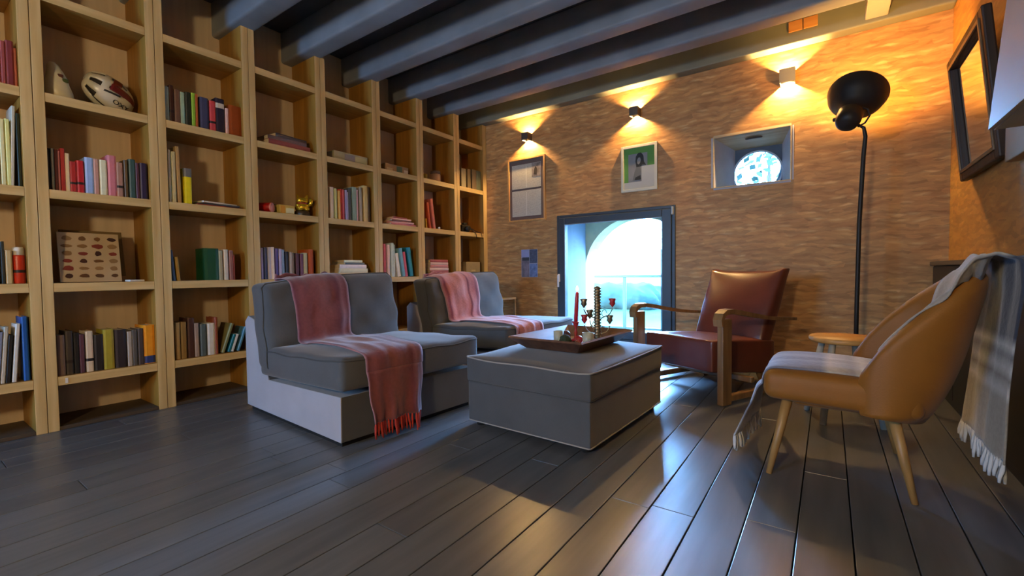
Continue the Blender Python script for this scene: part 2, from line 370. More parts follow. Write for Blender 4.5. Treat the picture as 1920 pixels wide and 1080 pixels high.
mb = MB(); frame(mb, X0+.107, X1-.130, Z0+.115, Z1-.110, .008, .008, .008, .008, YB-.034, YB-.029, .001); mb.build('gasket', mat('gasket_pale', '8a98a8', rough=.4), w1)
mb = MB().bbox(1.058, 1.082, YB-.045, YB-.029, .77, .86, .004).bbox(1.060, 1.080, YB-.062, YB-.044, .71, .85, .008); mb.build('window_handle', mat('white_handle', 'e8e8e8', rough=.3), w1)
MB().bbox(2.345, 2.362, YB-.042, YB-.016, 1.44, 1.52, .003).build('hinge', mat('hinge_pale', 'b8bcb8', rough=.3), w1)
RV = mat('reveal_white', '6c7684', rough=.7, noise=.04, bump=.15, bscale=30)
a0 = YB+.062; a1 = YB+.70
mb = MB().box(X0-.04, X0+.02, a0, a1, Z0, Z1).box(X1-.02, X1+.04, a0, a1, Z0, Z1).box(X0+.02, X1-.02, a0, a1, Z1-.02, Z1+.05).box(X0+.02, X1-.02, a0, a1, Z0-.08, Z0+.02)
mb.build('reveal', RV, w1)

# ------------------------------------------------------------------ window_2: the small niche with a round opening
w2 = bpy.data.objects.new('window_2', None); COL.objects.link(w2); w2['kind'] = 'structure'
n0, n1, m0, m1 = 2.728, 3.354, 1.660, 2.128; D = YB+.34
PLY = wood('pale_ply', 'b8a078', 'd0bc94', 'x', .6); NW = mat('niche_white', 'bcbcc4', rough=.7, noise=.06, bump=.2, bscale=25)
i0, i1, j1 = 2.86, 3.262, 2.062    # inner opening, the niche narrows towards the outside
def quadbox(mb, q, off):
    mb.add(list(q)+[tuple(p[i]+off[i] for i in range(3)) for p in q], [(0,1,2,3),(7,6,5,4),(0,4,5,1),(1,5,6,2),(2,6,7,3),(3,7,4,0)], False); return mb
quadbox(MB(), [(n0, YB-.004, m0), (n0, YB-.004, m1), (i0, D, j1), (i0, D, m0)], (-.02, 0, 0)).build('reveal', NW, w2)
quadbox(MB(), [(n1, YB-.004, m0), (n1, YB-.004, m1), (i1, D, j1), (i1, D, m0)], (.02, 0, 0)).build('reveal', NW, w2)
quadbox(MB(), [(n0, YB-.004, m1), (n1, YB-.004, m1), (i1, D, j1), (i0, D, j1)], (0, 0, .02)).build('head_board', PLY, w2)
quadbox(MB(), [(n0, YB-.004, m0), (n1, YB-.004, m0), (i1, D, m0), (i0, D, m0)], (0, 0, -.02)).build('sill', NW, w2)
mb = MB(); frame(mb, n0-.006, n1+.006, m0-.006, m1+.006, .012, .012, .014, .008, YB-.012, YB, .002); mb.build('edge_strip', PLY, w2)
mb = MB().lathe([(.0, 0), (.045, 0), (.045, .004), (.0, .004)], 12, Matrix.Translation((3.05, YB+.12, 2.1)) @ Matrix.Scale(1.6, 4, (1, 0, 0)))
knot = mb.build('knot', mat('wood_knot', '5a4838', rough=.8), w2)
# plate with a round hole
cx, cz, R = 3.056, 1.815, .205; n = 48; zc_ = lambda z: max(z, m0+.004); V = []; F = []
def sq(th):
    c, s_ = math.cos(th), math.sin(th); t = 1e9
    for (d, lo, hi) in ((c, i0-.06-cx, i1+.06-cx), (s_, m0-.06-cz, j1+.06-cz)):
        if d > 1e-9: t = min(t, hi/d)
        elif d < -1e-9: t = min(t, lo/d)
    return (cx+c*t, cz+s_*t)
for y in (D, D+.03):
    for k in range(n): th = 2*PI*k/n; V.append((cx+R*math.cos(th), y, zc_(cz+R*math.sin(th))))
    for k in range(n): th = 2*PI*k/n; q = sq(th); V.append((q[0], y, q[1]))
for k in range(n):
    l = (k+1) % n
    F += [(k, l, n+l, n+k), (2*n+k, 3*n+k, 3*n+l, 2*n+l), (k, 2*n+k, 2*n+l, l), (n+k, n+l, 3*n+l, 3*n+k)]
MB().add(V, F, False).build('panel', mat('slate_blue_panel', '4a5a6c', rough=.7, noise=.08), w2)
MB().tube([(cx+(R+.004)*math.cos(2*PI*k/n), D-.004, zc_(cz+(R+.004)*math.sin(2*PI*k/n))) for k in range(n)], .009, 8, closed=True).build('round_frame', mat('pale_ring', 'b8c8d8', rough=.4), w2)
MB().lathe([(0, 0), (R-.002, 0), (R-.002, .005), (0, .005)], n, Matrix.Translation((cx, D+.02, cz)) @ Matrix.Rotation(PI/2, 4, 'X')).build('pane', GLASS, w2)

# ------------------------------------------------------------------ outside
ax0 = YB+.72; ax1 = YB+1.0
# stone arch just outside the window
acx, ar, aspr = 1.70, .665, .88; V = []; F = []
L_ = [(acx-ar, -.3), (acx-ar, aspr)]+[(acx-ar*math.cos(PI*k/20), aspr+ar*math.sin(PI*k/20)) for k in range(1, 20)]+[(acx+ar, aspr), (acx+ar, -.3)]
O_ = [(-.6, -.3), (-.6, aspr)]+[(-.6+4.6*k/20, 3.2) for k in range(1, 20)]+[(4.0, aspr), (4.0, -.3)]
for y in (ax0, ax1):
    V += [(a, y, b) for a, b in L_]+[(a, y, b) for a, b in O_]
n = len(L_)
for k in range(n-1): F += [(k, k+1, n+k+1, n+k), (2*n+k, 3*n+k, 3*n+k+1, 2*n+k+1), (k, 2*n+k, 2*n+k+1, k+1), (n+k, n+k+1, 3*n+k+1, 3*n+k)]
# (the round window looks out above the haunch of the arch; cut the slab there)
V2 = [(min(p[0], 2.66), p[1], p[2]) for p in V]
o = MB().add(V2, F, False).build('stone_arch', STONE); tag(o, 'pale stone arch just outside the low window', 'arch', kind='structure')
lawn_m = mat('lawn_green', '1c3c24', rough=.9, noise=.25, nscale=6, bump=.4, bscale=60)
o = MB().box(-14, 18, YB+.7, 12.5, -.45, -.06).build('lawn', lawn_m); o['kind'] = 'structure'
o = MB().box(-14, 18, 12.5, 30, -.45, -.05).build('path', mat('pale_path', '6a655c', rough=.9, noise=.05)); o['kind'] = 'structure'
# courtyard wall with two arches far behind
mb = MB().box(-14, 18, 17.0, 17.6, -.05, 1.7); mb = mb.build('wall_courtyard', mat('courtyard_render', '9c9688', rough=.9, noise=.04)); struct(mb)
# terrace railing with glass
rail = thing('railing', 'pale metal railing with glass panels outside the low window', 'railing', (0, 0, 0))
RM = mat('pale_rail_metal', '4c5c64', rough=.4); RG = glass('rail_glass', (.86, .95, .97))
MB().bbox(.30, 2.9, 6.48, 6.53, .79, .83, .005).build('top_rail', RM, rail)
MB().bbox(.30, 2.9, 6.49, 6.52, .02, .05, .005).build('bottom_rail', RM, rail)
for px in (.34, 1.12, 1.95, 2.84):
    MB().bbox(px-.022, px+.022, 6.485, 6.525, -.06, .79, .004).build('post', RM, rail)
for a, b in ((.37, 1.09), (1.15, 1.92), (1.98, 2.81)):
    MB().box(a, b, 6.501, 6.507, .06, .78).build('glass_panel', RG, rail)
# shrubs beyond the lawn
def shrub(name, c, r, h, m, label, tall=False):
    rng = random.Random(int(c[0]*100)); mb = MB(); o = thing(name, label, 'shrub', (c[0], c[1], -.06))
    if tall:
        for k in range(110):
            th = rng.uniform(0, 2*PI); ph = rng.random(); rr = r*math.sqrt(1-ph*.8)*rng.uniform(.3, 1); p = Vector((rr*math.cos(th), rr*math.sin(th), h*.55+ph*h*.45))
            d = Vector((rng.uniform(-1, 1), rng.uniform(-1, 1), rng.uniform(-.4, 1))).normalized()*.16; w = d.orthogonal().normalized()*.06
            mb.add([p, p+d*.5+w, p+d, p+d*.5-w], [(0, 1, 2, 3)], False)
        tag(mb.build('foliage', m, o), None, None, kind='stuff')
    else:
        V, F = rbox(r, r*.7, h/2, h*.42, (6, 6, 3), 4)
        mb.add([(p[0]*(1-.25*p[2]/h)+.06*math.sin(p[1]*9+p[2]*11), p[1]+.06*math.sin(p[0]*8), p[2]+h/2+.05*math.sin(p[0]*11+p[1]*7)) for p in V], F, True); mb.build('foliage', m, o)
    MB().tube([(0, 0, 0), (0, 0, h*.9)], [.05, .02], 8).build('stem', mat('bark', '3a3028', rough=.9), o)
SH = mat('shrub_green', '14302c', rough=.8, noise=.3, nscale=9)
shrub('garden_shrub', (-.75, 11.2), .95, .62, SH, 'low dark green shrub beyond the lawn, behind the railing post')
shrub('garden_tree', (2.75, 9.2), .8, 3.6, SH, 'slender leafy tree seen through the round window', True)
# world-facing screens of masonry above the room keep out no light: the roof
struct(MB().box(XL-.3, XR+.3, YF-.3, YB+1.1, ZC+.13, ZC+.25).build('roof', STONE))

# ------------------------------------------------------------------ bookcases
PY = [-.072, .5028, 1.0714, 1.6579, 2.252, 2.8411, 3.4129, 4.0013, 4.5426]; PWD = .0958
PY = [-.67]+PY
ZBD = [2.496, 1.932, 1.3885, .8538, .3121]; BT = .052; BD = .36
ordn = ['oak bookcase unit next to the one cut by the picture edge', 'oak bookcase unit cut by the picture edge, tall white and yellow books', 'oak bookcase unit holding the white helmet and the stone chart',
        'oak bookcase unit with one big green book, mostly empty bay above', 'oak bookcase unit with the golden cat figure', 'oak bookcase unit with long pale box, beside the near sofa back',
        'oak bookcase unit behind the gap between the sofas', 'oak bookcase unit with leaning reddish books, behind the far sofa', 'narrow oak bookcase unit in the corner against the chipboard wall']
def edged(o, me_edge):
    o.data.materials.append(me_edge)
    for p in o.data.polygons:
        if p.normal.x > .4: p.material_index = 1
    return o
for k in range(len(PY)-1):
    a = PY[k]+PWD/2 if k else PY[k]; b = (PY[k+1]+PWD/2) if k < len(PY)-2 else YB-.003
    inner_a = PY[k]+PWD; inner_b = PY[k+1]
    t = thing('bookcase', ordn[k], 'bookcase', (0, (a+b)/2, 0), group='oak bookcase units along the wall')
    cy = (a+b)/2
    ztop = 2.772
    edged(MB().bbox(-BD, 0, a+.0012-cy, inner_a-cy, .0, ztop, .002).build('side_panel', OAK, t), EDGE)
    e1 = b-.0012 if k < len(PY)-2 else b
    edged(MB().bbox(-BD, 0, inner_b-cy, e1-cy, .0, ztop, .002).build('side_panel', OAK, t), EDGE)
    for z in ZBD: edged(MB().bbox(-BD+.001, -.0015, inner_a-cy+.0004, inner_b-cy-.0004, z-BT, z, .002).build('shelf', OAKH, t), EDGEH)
    MB().bbox(-BD+.001, -.004, inner_a-cy+.0004, inner_b-cy-.0004, 0.001, .022, .002).build('base_board', mat('dark_base', '4a3c2c', rough=.7), t)
    MB().box(-BD-.012, -BD-.001, a+.002-cy, e1-cy, .0, ZC-.005).build('back_panel', OAKB, t)
# ------------------------------------------------------------------ books
BOOKS={
 ('A1',1):[(-0.03, 0.409, 0.44, 0.225, 0.0, '8c3a38', ''),
  (-0.03, 0.441, 0.459, 0.233, 0.0, '9a4a48', ''),
  (-0.03, 0.46, 0.49, 0.244, 0.0, '7a2f35', ''),
  (-0.03, 0.4663, 0.5013, 0.211, 0.0, 'a8502a', '')],
 ('A2',2):[(-0.03, 0.399, 0.42, 0.347, 0.0, 'b0a880', ''),
  (-0.03, 0.423, 0.442, 0.355, 0.0, 'd8d4a0', ''),
  (-0.03, 0.444, 0.462, 0.361, 0.0, 'd8dc90', ''),
  (-0.03, 0.4551, 0.4703, 0.438, 0.038, 'b8b4a4', ''),
  (-0.03, 0.4853, 0.5013, 0.402, 0.0, '1c2412', '')],
 ('A3',3):[(-0.03, 0.376, 0.391, 0.208, 0.0, '4a5a40', ''),
  (-0.03, 0.407, 0.42, 0.23, 0.0, '2a2a20', ''),
  (-0.03, 0.422, 0.448, 0.182, 0.0, 'b8a070', '')],
 ('A4',4):[(-0.03, 0.3368, 0.3577, 0.297, 0.074, '3a3028', ''),
  (-0.03, 0.3622, 0.3812, 0.281, 0.074, '7a809a', ''),
  (-0.03, 0.3831, 0.4002, 0.307, 0.074, 'b0a898', ''),
  (-0.03, 0.4012, 0.4183, 0.26, 0.074, '1a1410', ''),
  (-0.03, 0.4251, 0.4432, 0.32, 0.074, 'c8c4bc', ''),
  (-0.03, 0.471, 0.4948, 0.356, -0.003, '0c4a90', '')],
 ('B2',2):[(-0.03, 0.6, 0.611, 0.236, 0.0, '2a1c14', ''),
  (-0.03, 0.615, 0.63, 0.239, 0.0, '6a6a60', ''),
  (-0.03, 0.632, 0.645, 0.238, 0.0, '4a2018', ''),
  (-0.03, 0.641, 0.654, 0.23, 0.0, 'b06a68', ''),
  (-0.03, 0.657, 0.675, 0.248, 0.0, 'a83434', ''),
  (-0.03, 0.676, 0.694, 0.224, 0.0, 'e0d0b0', ''),
  (-0.03, 0.693, 0.723, 0.18, 0.0, 'a82828', 'band'),
  (-0.03, 0.725, 0.756, 0.192, 0.0, 'b41c28', 'band'),
  (-0.03, 0.761, 0.8, 0.218, 0.0, '92b0e0', ''),
  (-0.03, 0.795, 0.824, 0.216, 0.0, 'c09080', ''),
  (-0.03, 0.827, 0.862, 0.216, 0.0, 'd8d8b8', ''),
  (-0.03, 0.866, 0.907, 0.252, 0.0, 'c47480', ''),
  (-0.03, 0.9, 0.939, 0.216, 0.0, 'a07868', 'band'),
  (-0.03, 0.945, 0.964, 0.237, 0.0, '604828', ''),
  (-0.03, 0.97, 1.003, 0.248, 0.0, '34504c', ''),
  (-0.03, 0.995, 1.023, 0.23, 0.0, '54303c', ''),
  (-0.03, 1.026, 1.063, 0.234, 0.0, '2c2444', '')],
 ('B4',4):[(-0.03, 0.5998, 0.639, 0.236, 0.0, '6a5a50', ''),
  (-0.03, 0.644, 0.674, 0.256, 0.0, '3a3530', 'band'),
  (-0.03, 0.678, 0.701, 0.242, 0.0, '1c1814', ''),
  (-0.03, 0.699, 0.724, 0.231, 0.0, '54303c', ''),
  (-0.03, 0.73, 0.763, 0.246, 0.0, 'c8b8a0', 'band'),
  (-0.03, 0.768, 0.81, 0.22, 0.0, '1c1614', ''),
  (-0.03, 0.808, 0.861, 0.247, 0.0, '9a8c28', ''),
  (-0.03, 0.866, 0.921, 0.239, 0.0, '2a2020', ''),
  (-0.03, 0.927, 0.951, 0.223, 0.0, 'a09080', ''),
  (-0.03, 0.948, 0.977, 0.229, 0.0, '544c44', ''),
  (-0.03, 0.981, 1.011, 0.235, 0.0, '443834', ''),
  (-0.03, 1.0099, 1.0699, 0.253, 0.0, 'e09018', 'foot')],
 ('C1',1):[(-0.03, 1.169, 1.199, 0.231, 0.0, '90a494', ''),
  (-0.03, 1.203, 1.228, 0.248, 0.0, '3a1c10', 'band'),
  (-0.03, 1.231, 1.265, 0.229, 0.0, '6a5048', ''),
  (-0.03, 1.256, 1.291, 0.221, 0.0, '90b0a0', ''),
  (-0.03, 1.295, 1.328, 0.232, 0.0, '1c2418', ''),
  (-0.03, 1.332, 1.355, 0.237, 0.0, '84b030', ''),
  (-0.03, 1.346, 1.372, 0.233, 0.0, 'a05018', ''),
  (-0.03, 1.383, 1.437, 0.225, 0.0, '383c58', ''),
  (-0.03, 1.444, 1.483, 0.218, 0.0, 'c04044', 'band'),
  (-0.03, 1.474, 1.541, 0.249, 0.0, '221c2c', 'white'),
  (-0.03, 1.548, 1.57, 0.193, 0.0, 'd8a898', ''),
  (-0.03, 1.5654, 1.6564, 0.225, 0.0, '8a3c08', '')],
 ('C2',2):[(-0.03, 1.179, 1.195, 0.353, 0.0, 'd8d4b4', ''),
  (-0.03, 1.201, 1.223, 0.345, 0.0, 'c8c4a0', ''),
  (-0.03, 1.232, 1.2529, 0.385, -0.017, 'b09468', ''),
  (-0.03, 1.2715, 1.3142, 0.246, 0.005, 'e0d410', 'top')],
 ('C3',3):[(-0.03, 1.1835, 1.2015, 0.209, -0.073, '44607c', ''),
  (-0.03, 1.211, 1.2291, 0.164, -0.073, 'a8843c', ''),
  (-0.03, 1.377, 1.471, 0.23, 0.0, '0c4424', ''),
  (-0.03, 1.464, 1.496, 0.216, 0.0, 'a09470', ''),
  (-0.03, 1.505, 1.534, 0.225, 0.0, 'c8b8a0', ''),
  (-0.03, 1.542, 1.568, 0.219, 0.0, '905c50', ''),
  (-0.03, 1.561, 1.579, 0.187, 0.0, '803018', '')],
 ('C4',4):[(-0.03, 1.185, 1.213, 0.254, 0.0, 'a08858', ''),
  (-0.03, 1.22, 1.252, 0.254, 0.0, '8a7040', ''),
  (-0.03, 1.26, 1.299, 0.279, 0.0, '442820', ''),
  (-0.03, 1.296, 1.328, 0.239, 0.0, '9a8880', ''),
  (-0.03, 1.336, 1.373, 0.227, 0.0, '4c5c60', ''),
  (-0.03, 1.381, 1.429, 0.229, 0.0, 'd0ccc4', ''),
  (-0.03, 1.425, 1.449, 0.27, 0.0, '8a4428', ''),
  (-0.03, 1.4688, 1.4887, 0.222, 0.326, '7a7a50', ''),
  (-0.03, 1.5098, 1.5307, 0.135, 0.326, '0c6c7c', ''),
  (-0.03, 1.5329, 1.5509, 0.134, 0.326, 'c8c8c4', ''),
  (-0.03, 1.5753, 1.5933, 0.186, 0.326, '4a8098', '')],
 ('D3',3):[(-0.03, 1.768, 1.788, 0.247, 0.0, 'c0b0d0', ''),
  (-0.03, 1.799, 1.819, 0.253, 0.0, '3c4870', ''),
  (-0.03, 1.825, 1.851, 0.254, 0.0, 'b8b8cc', ''),
  (-0.03, 1.843, 1.877, 0.258, 0.0, 'f0e4dc', ''),
  (-0.03, 1.887, 1.908, 0.247, 0.0, '584c8c', ''),
  (-0.03, 1.915, 1.937, 0.245, 0.0, 'b8b0d4', ''),
  (-0.03, 1.928, 1.959, 0.24, 0.0, '7890ac', ''),
  (-0.03, 1.969, 1.992, 0.224, 0.0, '202838', ''),
  (-0.03, 2.003, 2.026, 0.221, 0.0, 'a8988c', ''),
  (-0.03, 2.017, 2.044, 0.216, 0.0, '60503c', ''),
  (-0.03, 2.055, 2.083, 0.213, 0.0, '54303c', ''),
  (-0.03, 2.095, 2.123, 0.21, 0.0, '6a4058', ''),
  (-0.03, 2.114, 2.158, 0.219, 0.0, 'b0a880', ''),
  (-0.03, 2.17, 2.215, 0.249, 0.0, 'b04c18', '')],
 ('E2',2):[(-0.03, 2.387, 2.424, 0.281, 0.0, 'e0d0b8', ''),
  (-0.03, 2.437, 2.459, 0.274, 0.0, 'ccd498', ''),
  (-0.03, 2.472, 2.494, 0.261, 0.0, 'dcb060', ''),
  (-0.03, 2.478, 2.506, 0.279, 0.0, 'c43410', ''),
  (-0.03, 2.514, 2.536, 0.275, 0.0, 'c04c54', ''),
  (-0.03, 2.544, 2.567, 0.276, 0.0, '9894c0', ''),
  (-0.03, 2.55, 2.572, 0.259, 0.0, 'b0b0c4', ''),
  (-0.03, 2.582, 2.611, 0.3, 0.0, '404848', ''),
  (-0.03, 2.619, 2.666, 0.315, 0.0, '849c8c', ''),
  (-0.03, 2.654, 2.684, 0.295, 0.0, 'b88c88', ''),
  (-0.03, 2.699, 2.729, 0.323, 0.0, 'a09480', ''),
  (-0.03, 2.745, 2.794, 0.347, 0.0, 'd0b070', ''),
  (-0.03, 2.788, 2.819, 0.339, 0.0, '402810', '')],
 ('F3',3):[(-0.03, 2.964, 2.998, 0.335, 0.0, 'c44850', ''),
  (-0.03, 3.014, 3.048, 0.327, 0.0, 'd8c4cc', ''),
  (-0.03, 3.065, 3.1, 0.347, 0.0, 'c0d4d8', ''),
  (-0.03, 3.086, 3.114, 0.33, 0.0, 'ccd4cc', ''),
  (-0.03, 3.15, 3.1908, 0.245, -0.143, 'dcd8d0', ''),
  (-0.03, 3.2163, 3.2515, 0.298, -0.143, '6ca0bc', ''),
  (-0.03, 3.2529, 3.2881, 0.261, -0.143, 'c45468', ''),
  (-0.03, 3.3169, 3.3673, 0.31, -0.143, '1c7c94', '')],
 ('G2',2):[(-0.03, 3.5682, 3.5843, 0.106, -0.132, 'd0a020', ''),
  (-0.03, 3.6129, 3.6452, 0.289, -0.132, 'a84424', ''),
  (-0.03, 3.6754, 3.7153, 0.335, -0.132, 'b86860', '')],
 ('H1',1):[(-0.03, 4.169, 4.248, 0.23, 0.0, 'a09878', ''),
  (-0.03, 4.282, 4.343, 0.238, 0.0, '786848', ''),
  (-0.03, 4.368, 4.451, 0.25, 0.0, '706048', ''),
  (-0.03, 4.443, 4.54, 0.248, 0.0, '586050', '')],
}

WHERE = {'A1': 'row above the tall pale books', 'A2': 'tall row at picture edge', 'A3': 'bay of the red tin', 'A4': 'lowest row at picture edge', 'B2': 'row under the helmet', 'B4': 'row below the stone chart', 'C1': 'row beside the helmet', 'C2': 'bay with flat magazines', 'C3': 'bay of the big green book', 'C4': 'row beside the near sofa', 'D3': 'row under the golden cat', 'E2': 'row above the paper stack', 'F3': 'row between the sofas', 'G2': 'bay above the pink stack', 'H1': 'row above the camera'}
GROUPN = {k: 'books in the '+v for k, v in WHERE.items()}
CN = {'black': '18140f', 'dark brown': '3c2416', 'brown': '6a4c34', 'rust orange': 'a4481a', 'orange': 'e09018', 'tan': 'b09468', 'cream': 'd8d0b0', 'white': 'f0e4dc', 'grey': '8c8880', 'dark grey': '46423c', 'charcoal': '2c2828',
      'maroon': '6c2c38', 'red': 'b02828', 'pink': 'c07880', 'dusty rose': 'a07868', 'lime green': '84b030', 'pale green': '9ab09c', 'dark green': '1c3c24', 'forest green': '0c4424', 'yellow': 'e0d410', 'olive': '8c8a34', 'pale yellow': 'd6dc94', 'navy': '30385c',
      'slate blue': '54628c', 'pale blue': '94b2e0', 'blue': '0c4a90', 'teal': '0c6c84', 'lilac': 'b4acd0', 'purple': '584070', 'grey blue': '7890ac', 'plum': '54303c', 'pale grey': 'c4c4c4', 'slate green': '405450', 'gold': 'd8ac58', 'vermilion': 'c43410', 'beige': 'c8b898', 'salmon': 'd8a898'}
def cname(h):
    a = [int(h[i:i+2], 16) for i in (0, 2, 4)]
    def dist(b):
        b = [int(b[i:i+2], 16) for i in (0, 2, 4)]; return sum((x-y)**2 for x, y in zip(a, b))
    return min(CN, key=lambda k: dist(CN[k]))
used = set()
book_cache = {}
for (cell, j), L in BOOKS.items():
    z0 = ZBD[j]; names = [cname(b[5]) for b in L]; prev = -9
    for i, (xf, y0, y1, h, ang, col, opt) in enumerate(L):
        if ang == 0 and y0 < prev+.0008: y0 = prev+.0008
        if ang == 0: y1 = max(y1, y0+.008); prev = y1
        w = y1-y0; d = [.15, .165, .14, .17][(i*3+len(cell)) % 4]; d = min(d, .31)
        nm = names[i]
        opts = ['%s book beside the %s one, %s' % (nm, names[i-1] if i else names[min(1, len(names)-1)], WHERE[cell])] if i in (0, len(L)-1) else []
        if 0 < i < len(L)-1: opts.append('%s book between %s and %s ones, %s' % (nm, names[i-1], names[i+1], WHERE[cell]))
        opts += ['%s %s' % (q, opts[0]) for q in (('tall' if h > .24 else 'short'), ('thin' if w < .018 else 'thick'))]
        lab = next((q for q in opts if q not in used), None) or opts[0]+' end'
        used.add(lab)
        t = thing('book', lab, 'book', (xf, (y0+y1)/2, z0+.0008), 0, GROUPN[cell])
        if ang:   # leaning: pivot on the lower corner
            t.rotation_euler = (-ang, 0, 0); t.location.z += abs(math.sin(ang))*w/2
        c = .0018; hw = w/2
        mb = MB(); mb.prism([(-d, -hw), (-.004, -hw), (0, -hw*.55), (0, hw*.55), (-.004, hw), (-d, hw), (-d, hw-c), (-.005, hw-c), (-.005, -hw+c), (-d, -hw+c)], 0, h, 'z')
        o = mb.build('cover', BOOK, t); o.color = (*lin(col), 1)
        MB().box(-d+.004, -.0055, -hw+c+.0002, hw-c-.0002, .003, h-.004).build('pages', PAGES, t)
        if opt:
            za, zb = {'band': (h*.26, h*.33), 'foot': (.004, h*.2), 'white': (h*.72, h*.86), 'top': (h*.76, h)}[opt]
            m = {'band': BAND, 'foot': mat('blue_foot', '2c3c70', rough=.5), 'white': BANDW, 'top': mat('grey_top', '70747c', rough=.5)}[opt]
            MB().prism([(-.03, -hw-.0003), (-.004, -hw-.0003), (.0006, -hw*.56), (.0006, hw*.56), (-.004, hw+.0003), (-.03, hw+.0003)], za, zb, 'z').build('spine_band', m, t)
# flat-lying books, boxes
def flat_book(name, label, cat, x, y, z, dx, dy, h, rz, col, group):
    t = thing(name, label, cat, (x, y, z), rz, group); c = .0016
    mb = MB(); mb.prism([(-dx/2, 0), (dx/2-.003, 0), (dx/2, h*.3), (dx/2, h*.7), (dx/2-.003, h), (-dx/2, h), (-dx/2, h-c), (dx/2-.006, h-c), (dx/2-.006, c), (-dx/2, c)], -dy/2, dy/2)
    o = mb.build('cover', BOOK, t); o.color = (*lin(col), 1)
    MB().box(-dx/2+.003, dx/2-.0065, -dy/2+.003, dy/2-.003, c+.0002, h-c-.0002).build('pages', PAGES, t)
    return t
E_ = .0006
def stack(x, y, z, items, group, where, cat='book'):
    for (dx, dy, h, rz, ox, oy, col, nm) in items:
        flat_book('flat_book' if cat == 'book' else 'magazine', '%s, %s' % (nm, where), cat, x+ox, y+oy, z+E_, dx, dy, h, rz, col, group); z += h+E_
stack(-.15, 2.03, ZBD[1], [(.24, .36, .045, .05, 0, 0, '8c4a48', 'thick dull red book lying lowest'), (.22, .33, .032, .02, .0, -.01, '6a5654', 'brown book lying in the middle'), (.2, .28, .028, .1, 0, .02, '4a4448', 'dark grey book lying on top')], 'books lying above the golden cat', 'above the golden cat')
stack(-.14, 1.485, ZBD[2], [(.2, .30, .010, .1, 0, .0, 'a03020', 'thin red magazine lying lowest'), (.19, .28, .012, -.15, .0, .015, '3c3c40', 'dark magazine lying in the middle'), (.19, .25, .012, .2, 0, .0, 'd8d4cc', 'white magazine lying on top')], 'magazines beside the yellow book', 'beside the yellow book', 'magazine')
t = stack(-.12, 2.60, ZBD[3], [(.24, .34, .045, .0, 0, 0, 'cdb890', 'cream book lying lowest'), (.23, .31, .04, .05, .0, 0, 'd0d0b8', 'pale book second from below'), (.22, .29, .035, .02, 0, 0, 'dcd8e0', 'white book third from below'), (.2, .22, .02, .08, .0, .02, '4c5860', 'dark slate book fourth from below'), (.19, .2, .022, .03, 0, .01, 'd8dcc8', 'small pale book lying on top')], 'stack of pale books behind the near sofa', 'stack under the row with the vermilion book')
stack(-.12, 3.20, ZBD[2], [(.22, .36, .02, .08, 0, .02, 'c07078', 'pink magazine lying lowest'), (.21, .33, .016, -.1, .0, 0, 'd0a0a4', 'pale pink magazine second'), (.21, .3, .016, .15, 0, -.01, '7c5458', 'dull plum magazine third'), (.2, .27, .016, -.05, 0, 0, 'd8b4b4', 'rose white magazine fourth'), (.2, .2, .014, .1, 0, -.02, '8c3c44', 'dark red magazine on top')], 'magazine pile above the leaning row', 'pile above the leaning row', 'magazine')
stack(-.13, 3.76, ZBD[3], [(.2, .30, .035, .0, 0, 0, '9c5058', 'dull red book lying lowest'), (.2, .3, .03, .02, .0, 0, 'a0606a', 'rose book second from below'), (.2, .30, .03, -.02, 0, 0, 'd0bcc0', 'pale book third from below'), (.2, .29, .03, .0, .0, 0, 'b88088', 'pink book fourth from below'), (.2, .29, .03, .02, 0, 0, 'c8b0b0', 'pale rose book fifth from below'), (.2, .28, .03, -.02, 0, 0, 'a05058', 'red book lying on top')], 'pink stack behind the far sofa', 'pink stack behind the far sofa')
def carton(name, label, x, y, z, dx, dy, h, rz, col, cat='box', patches=()):
    t = thing(name, label, cat, (x, y, z+E_), rz); m = mat(name+col, col, rough=.7, noise=.08, nscale=12)
    MB().bbox(-dx/2, dx/2, -dy/2, dy/2, 0, h*.62, .002).build('tray', m, t); MB().bbox(-dx/2-.0015, dx/2+.0015, -dy/2-.0015, dy/2+.0015, h*.3, h, .003).build('lid', m, t)
    for (a, b, c_, d_, pc) in patches:
        MB().box(dx/2+.0017, dx/2+.0024, -dy/2+dy*a, -dy/2+dy*b, h*c_, h*d_).build('printed_patch', mat('patch'+pc, pc, rough=.6), t)
    return t
carton('long_box', 'long pale cream box above the vermilion book row', -.16, 2.64, ZBD[1], .2, .36, .085, .0, 'b8b090', patches=((.3, .6, .15, .85, '9a98a0'), (.62, .97, .2, .8, 'c4bf90')))
carton('photo_box', 'patterned brown box above the pink magazine pile', -.16, 3.19, ZBD[1], .2, .30, .08, .0, 'a08460', patches=((.05, .3, .1, .5, 'd0b888'), (.48, .72, .1, .9, '4c6c5c'), (.8, .98, .1, .6, 'd8ccb8')))
carton('storage_box', 'beige storage box in the corner bay behind the far sofa', -.13, 4.36, ZBD[3], .2, .27, .17, .0, '9c8c68', patches=((.35, .65, .3, .42, 'b8ac84'),))
carton('game_box', 'small yellow and cream box beside the golden cat', -.10, 2.00, ZBD[2], .10, .13, .075, .1, 'd8c060', patches=((.02, .35, .1, .9, 'e0a030'), (.4, .95, .12, .7, 'e4e0a8')))
carton('dark_box', 'small dark box behind the yellow box', -.22, 1.965, ZBD[2], .10, .16, .09, 0, '3c2820')
# red tin with white lid
t = thing('tin', 'red tin with white lid and dark band at the picture edge', 'tin', (-.06, .4735, ZBD[3]+E_))
t.scale = (.68, .68, 1)
MB().lathe([(.036, 0), (.038, .004), (.038, .150), (.034, .158)], 24).build('body', mat('tin_red', 'c83418', rough=.35), t)
MB().lathe([(.0382, .06), (.0386, .061), (.0386, .075), (.0382, .076)], 24, cap=False).build('band', BAND, t)
MB().lathe([(.035, .158), (.035, .195), (.028, .203)], 24).build('lid', mat('lid_white', 'd8d0c0', rough=.4), t)
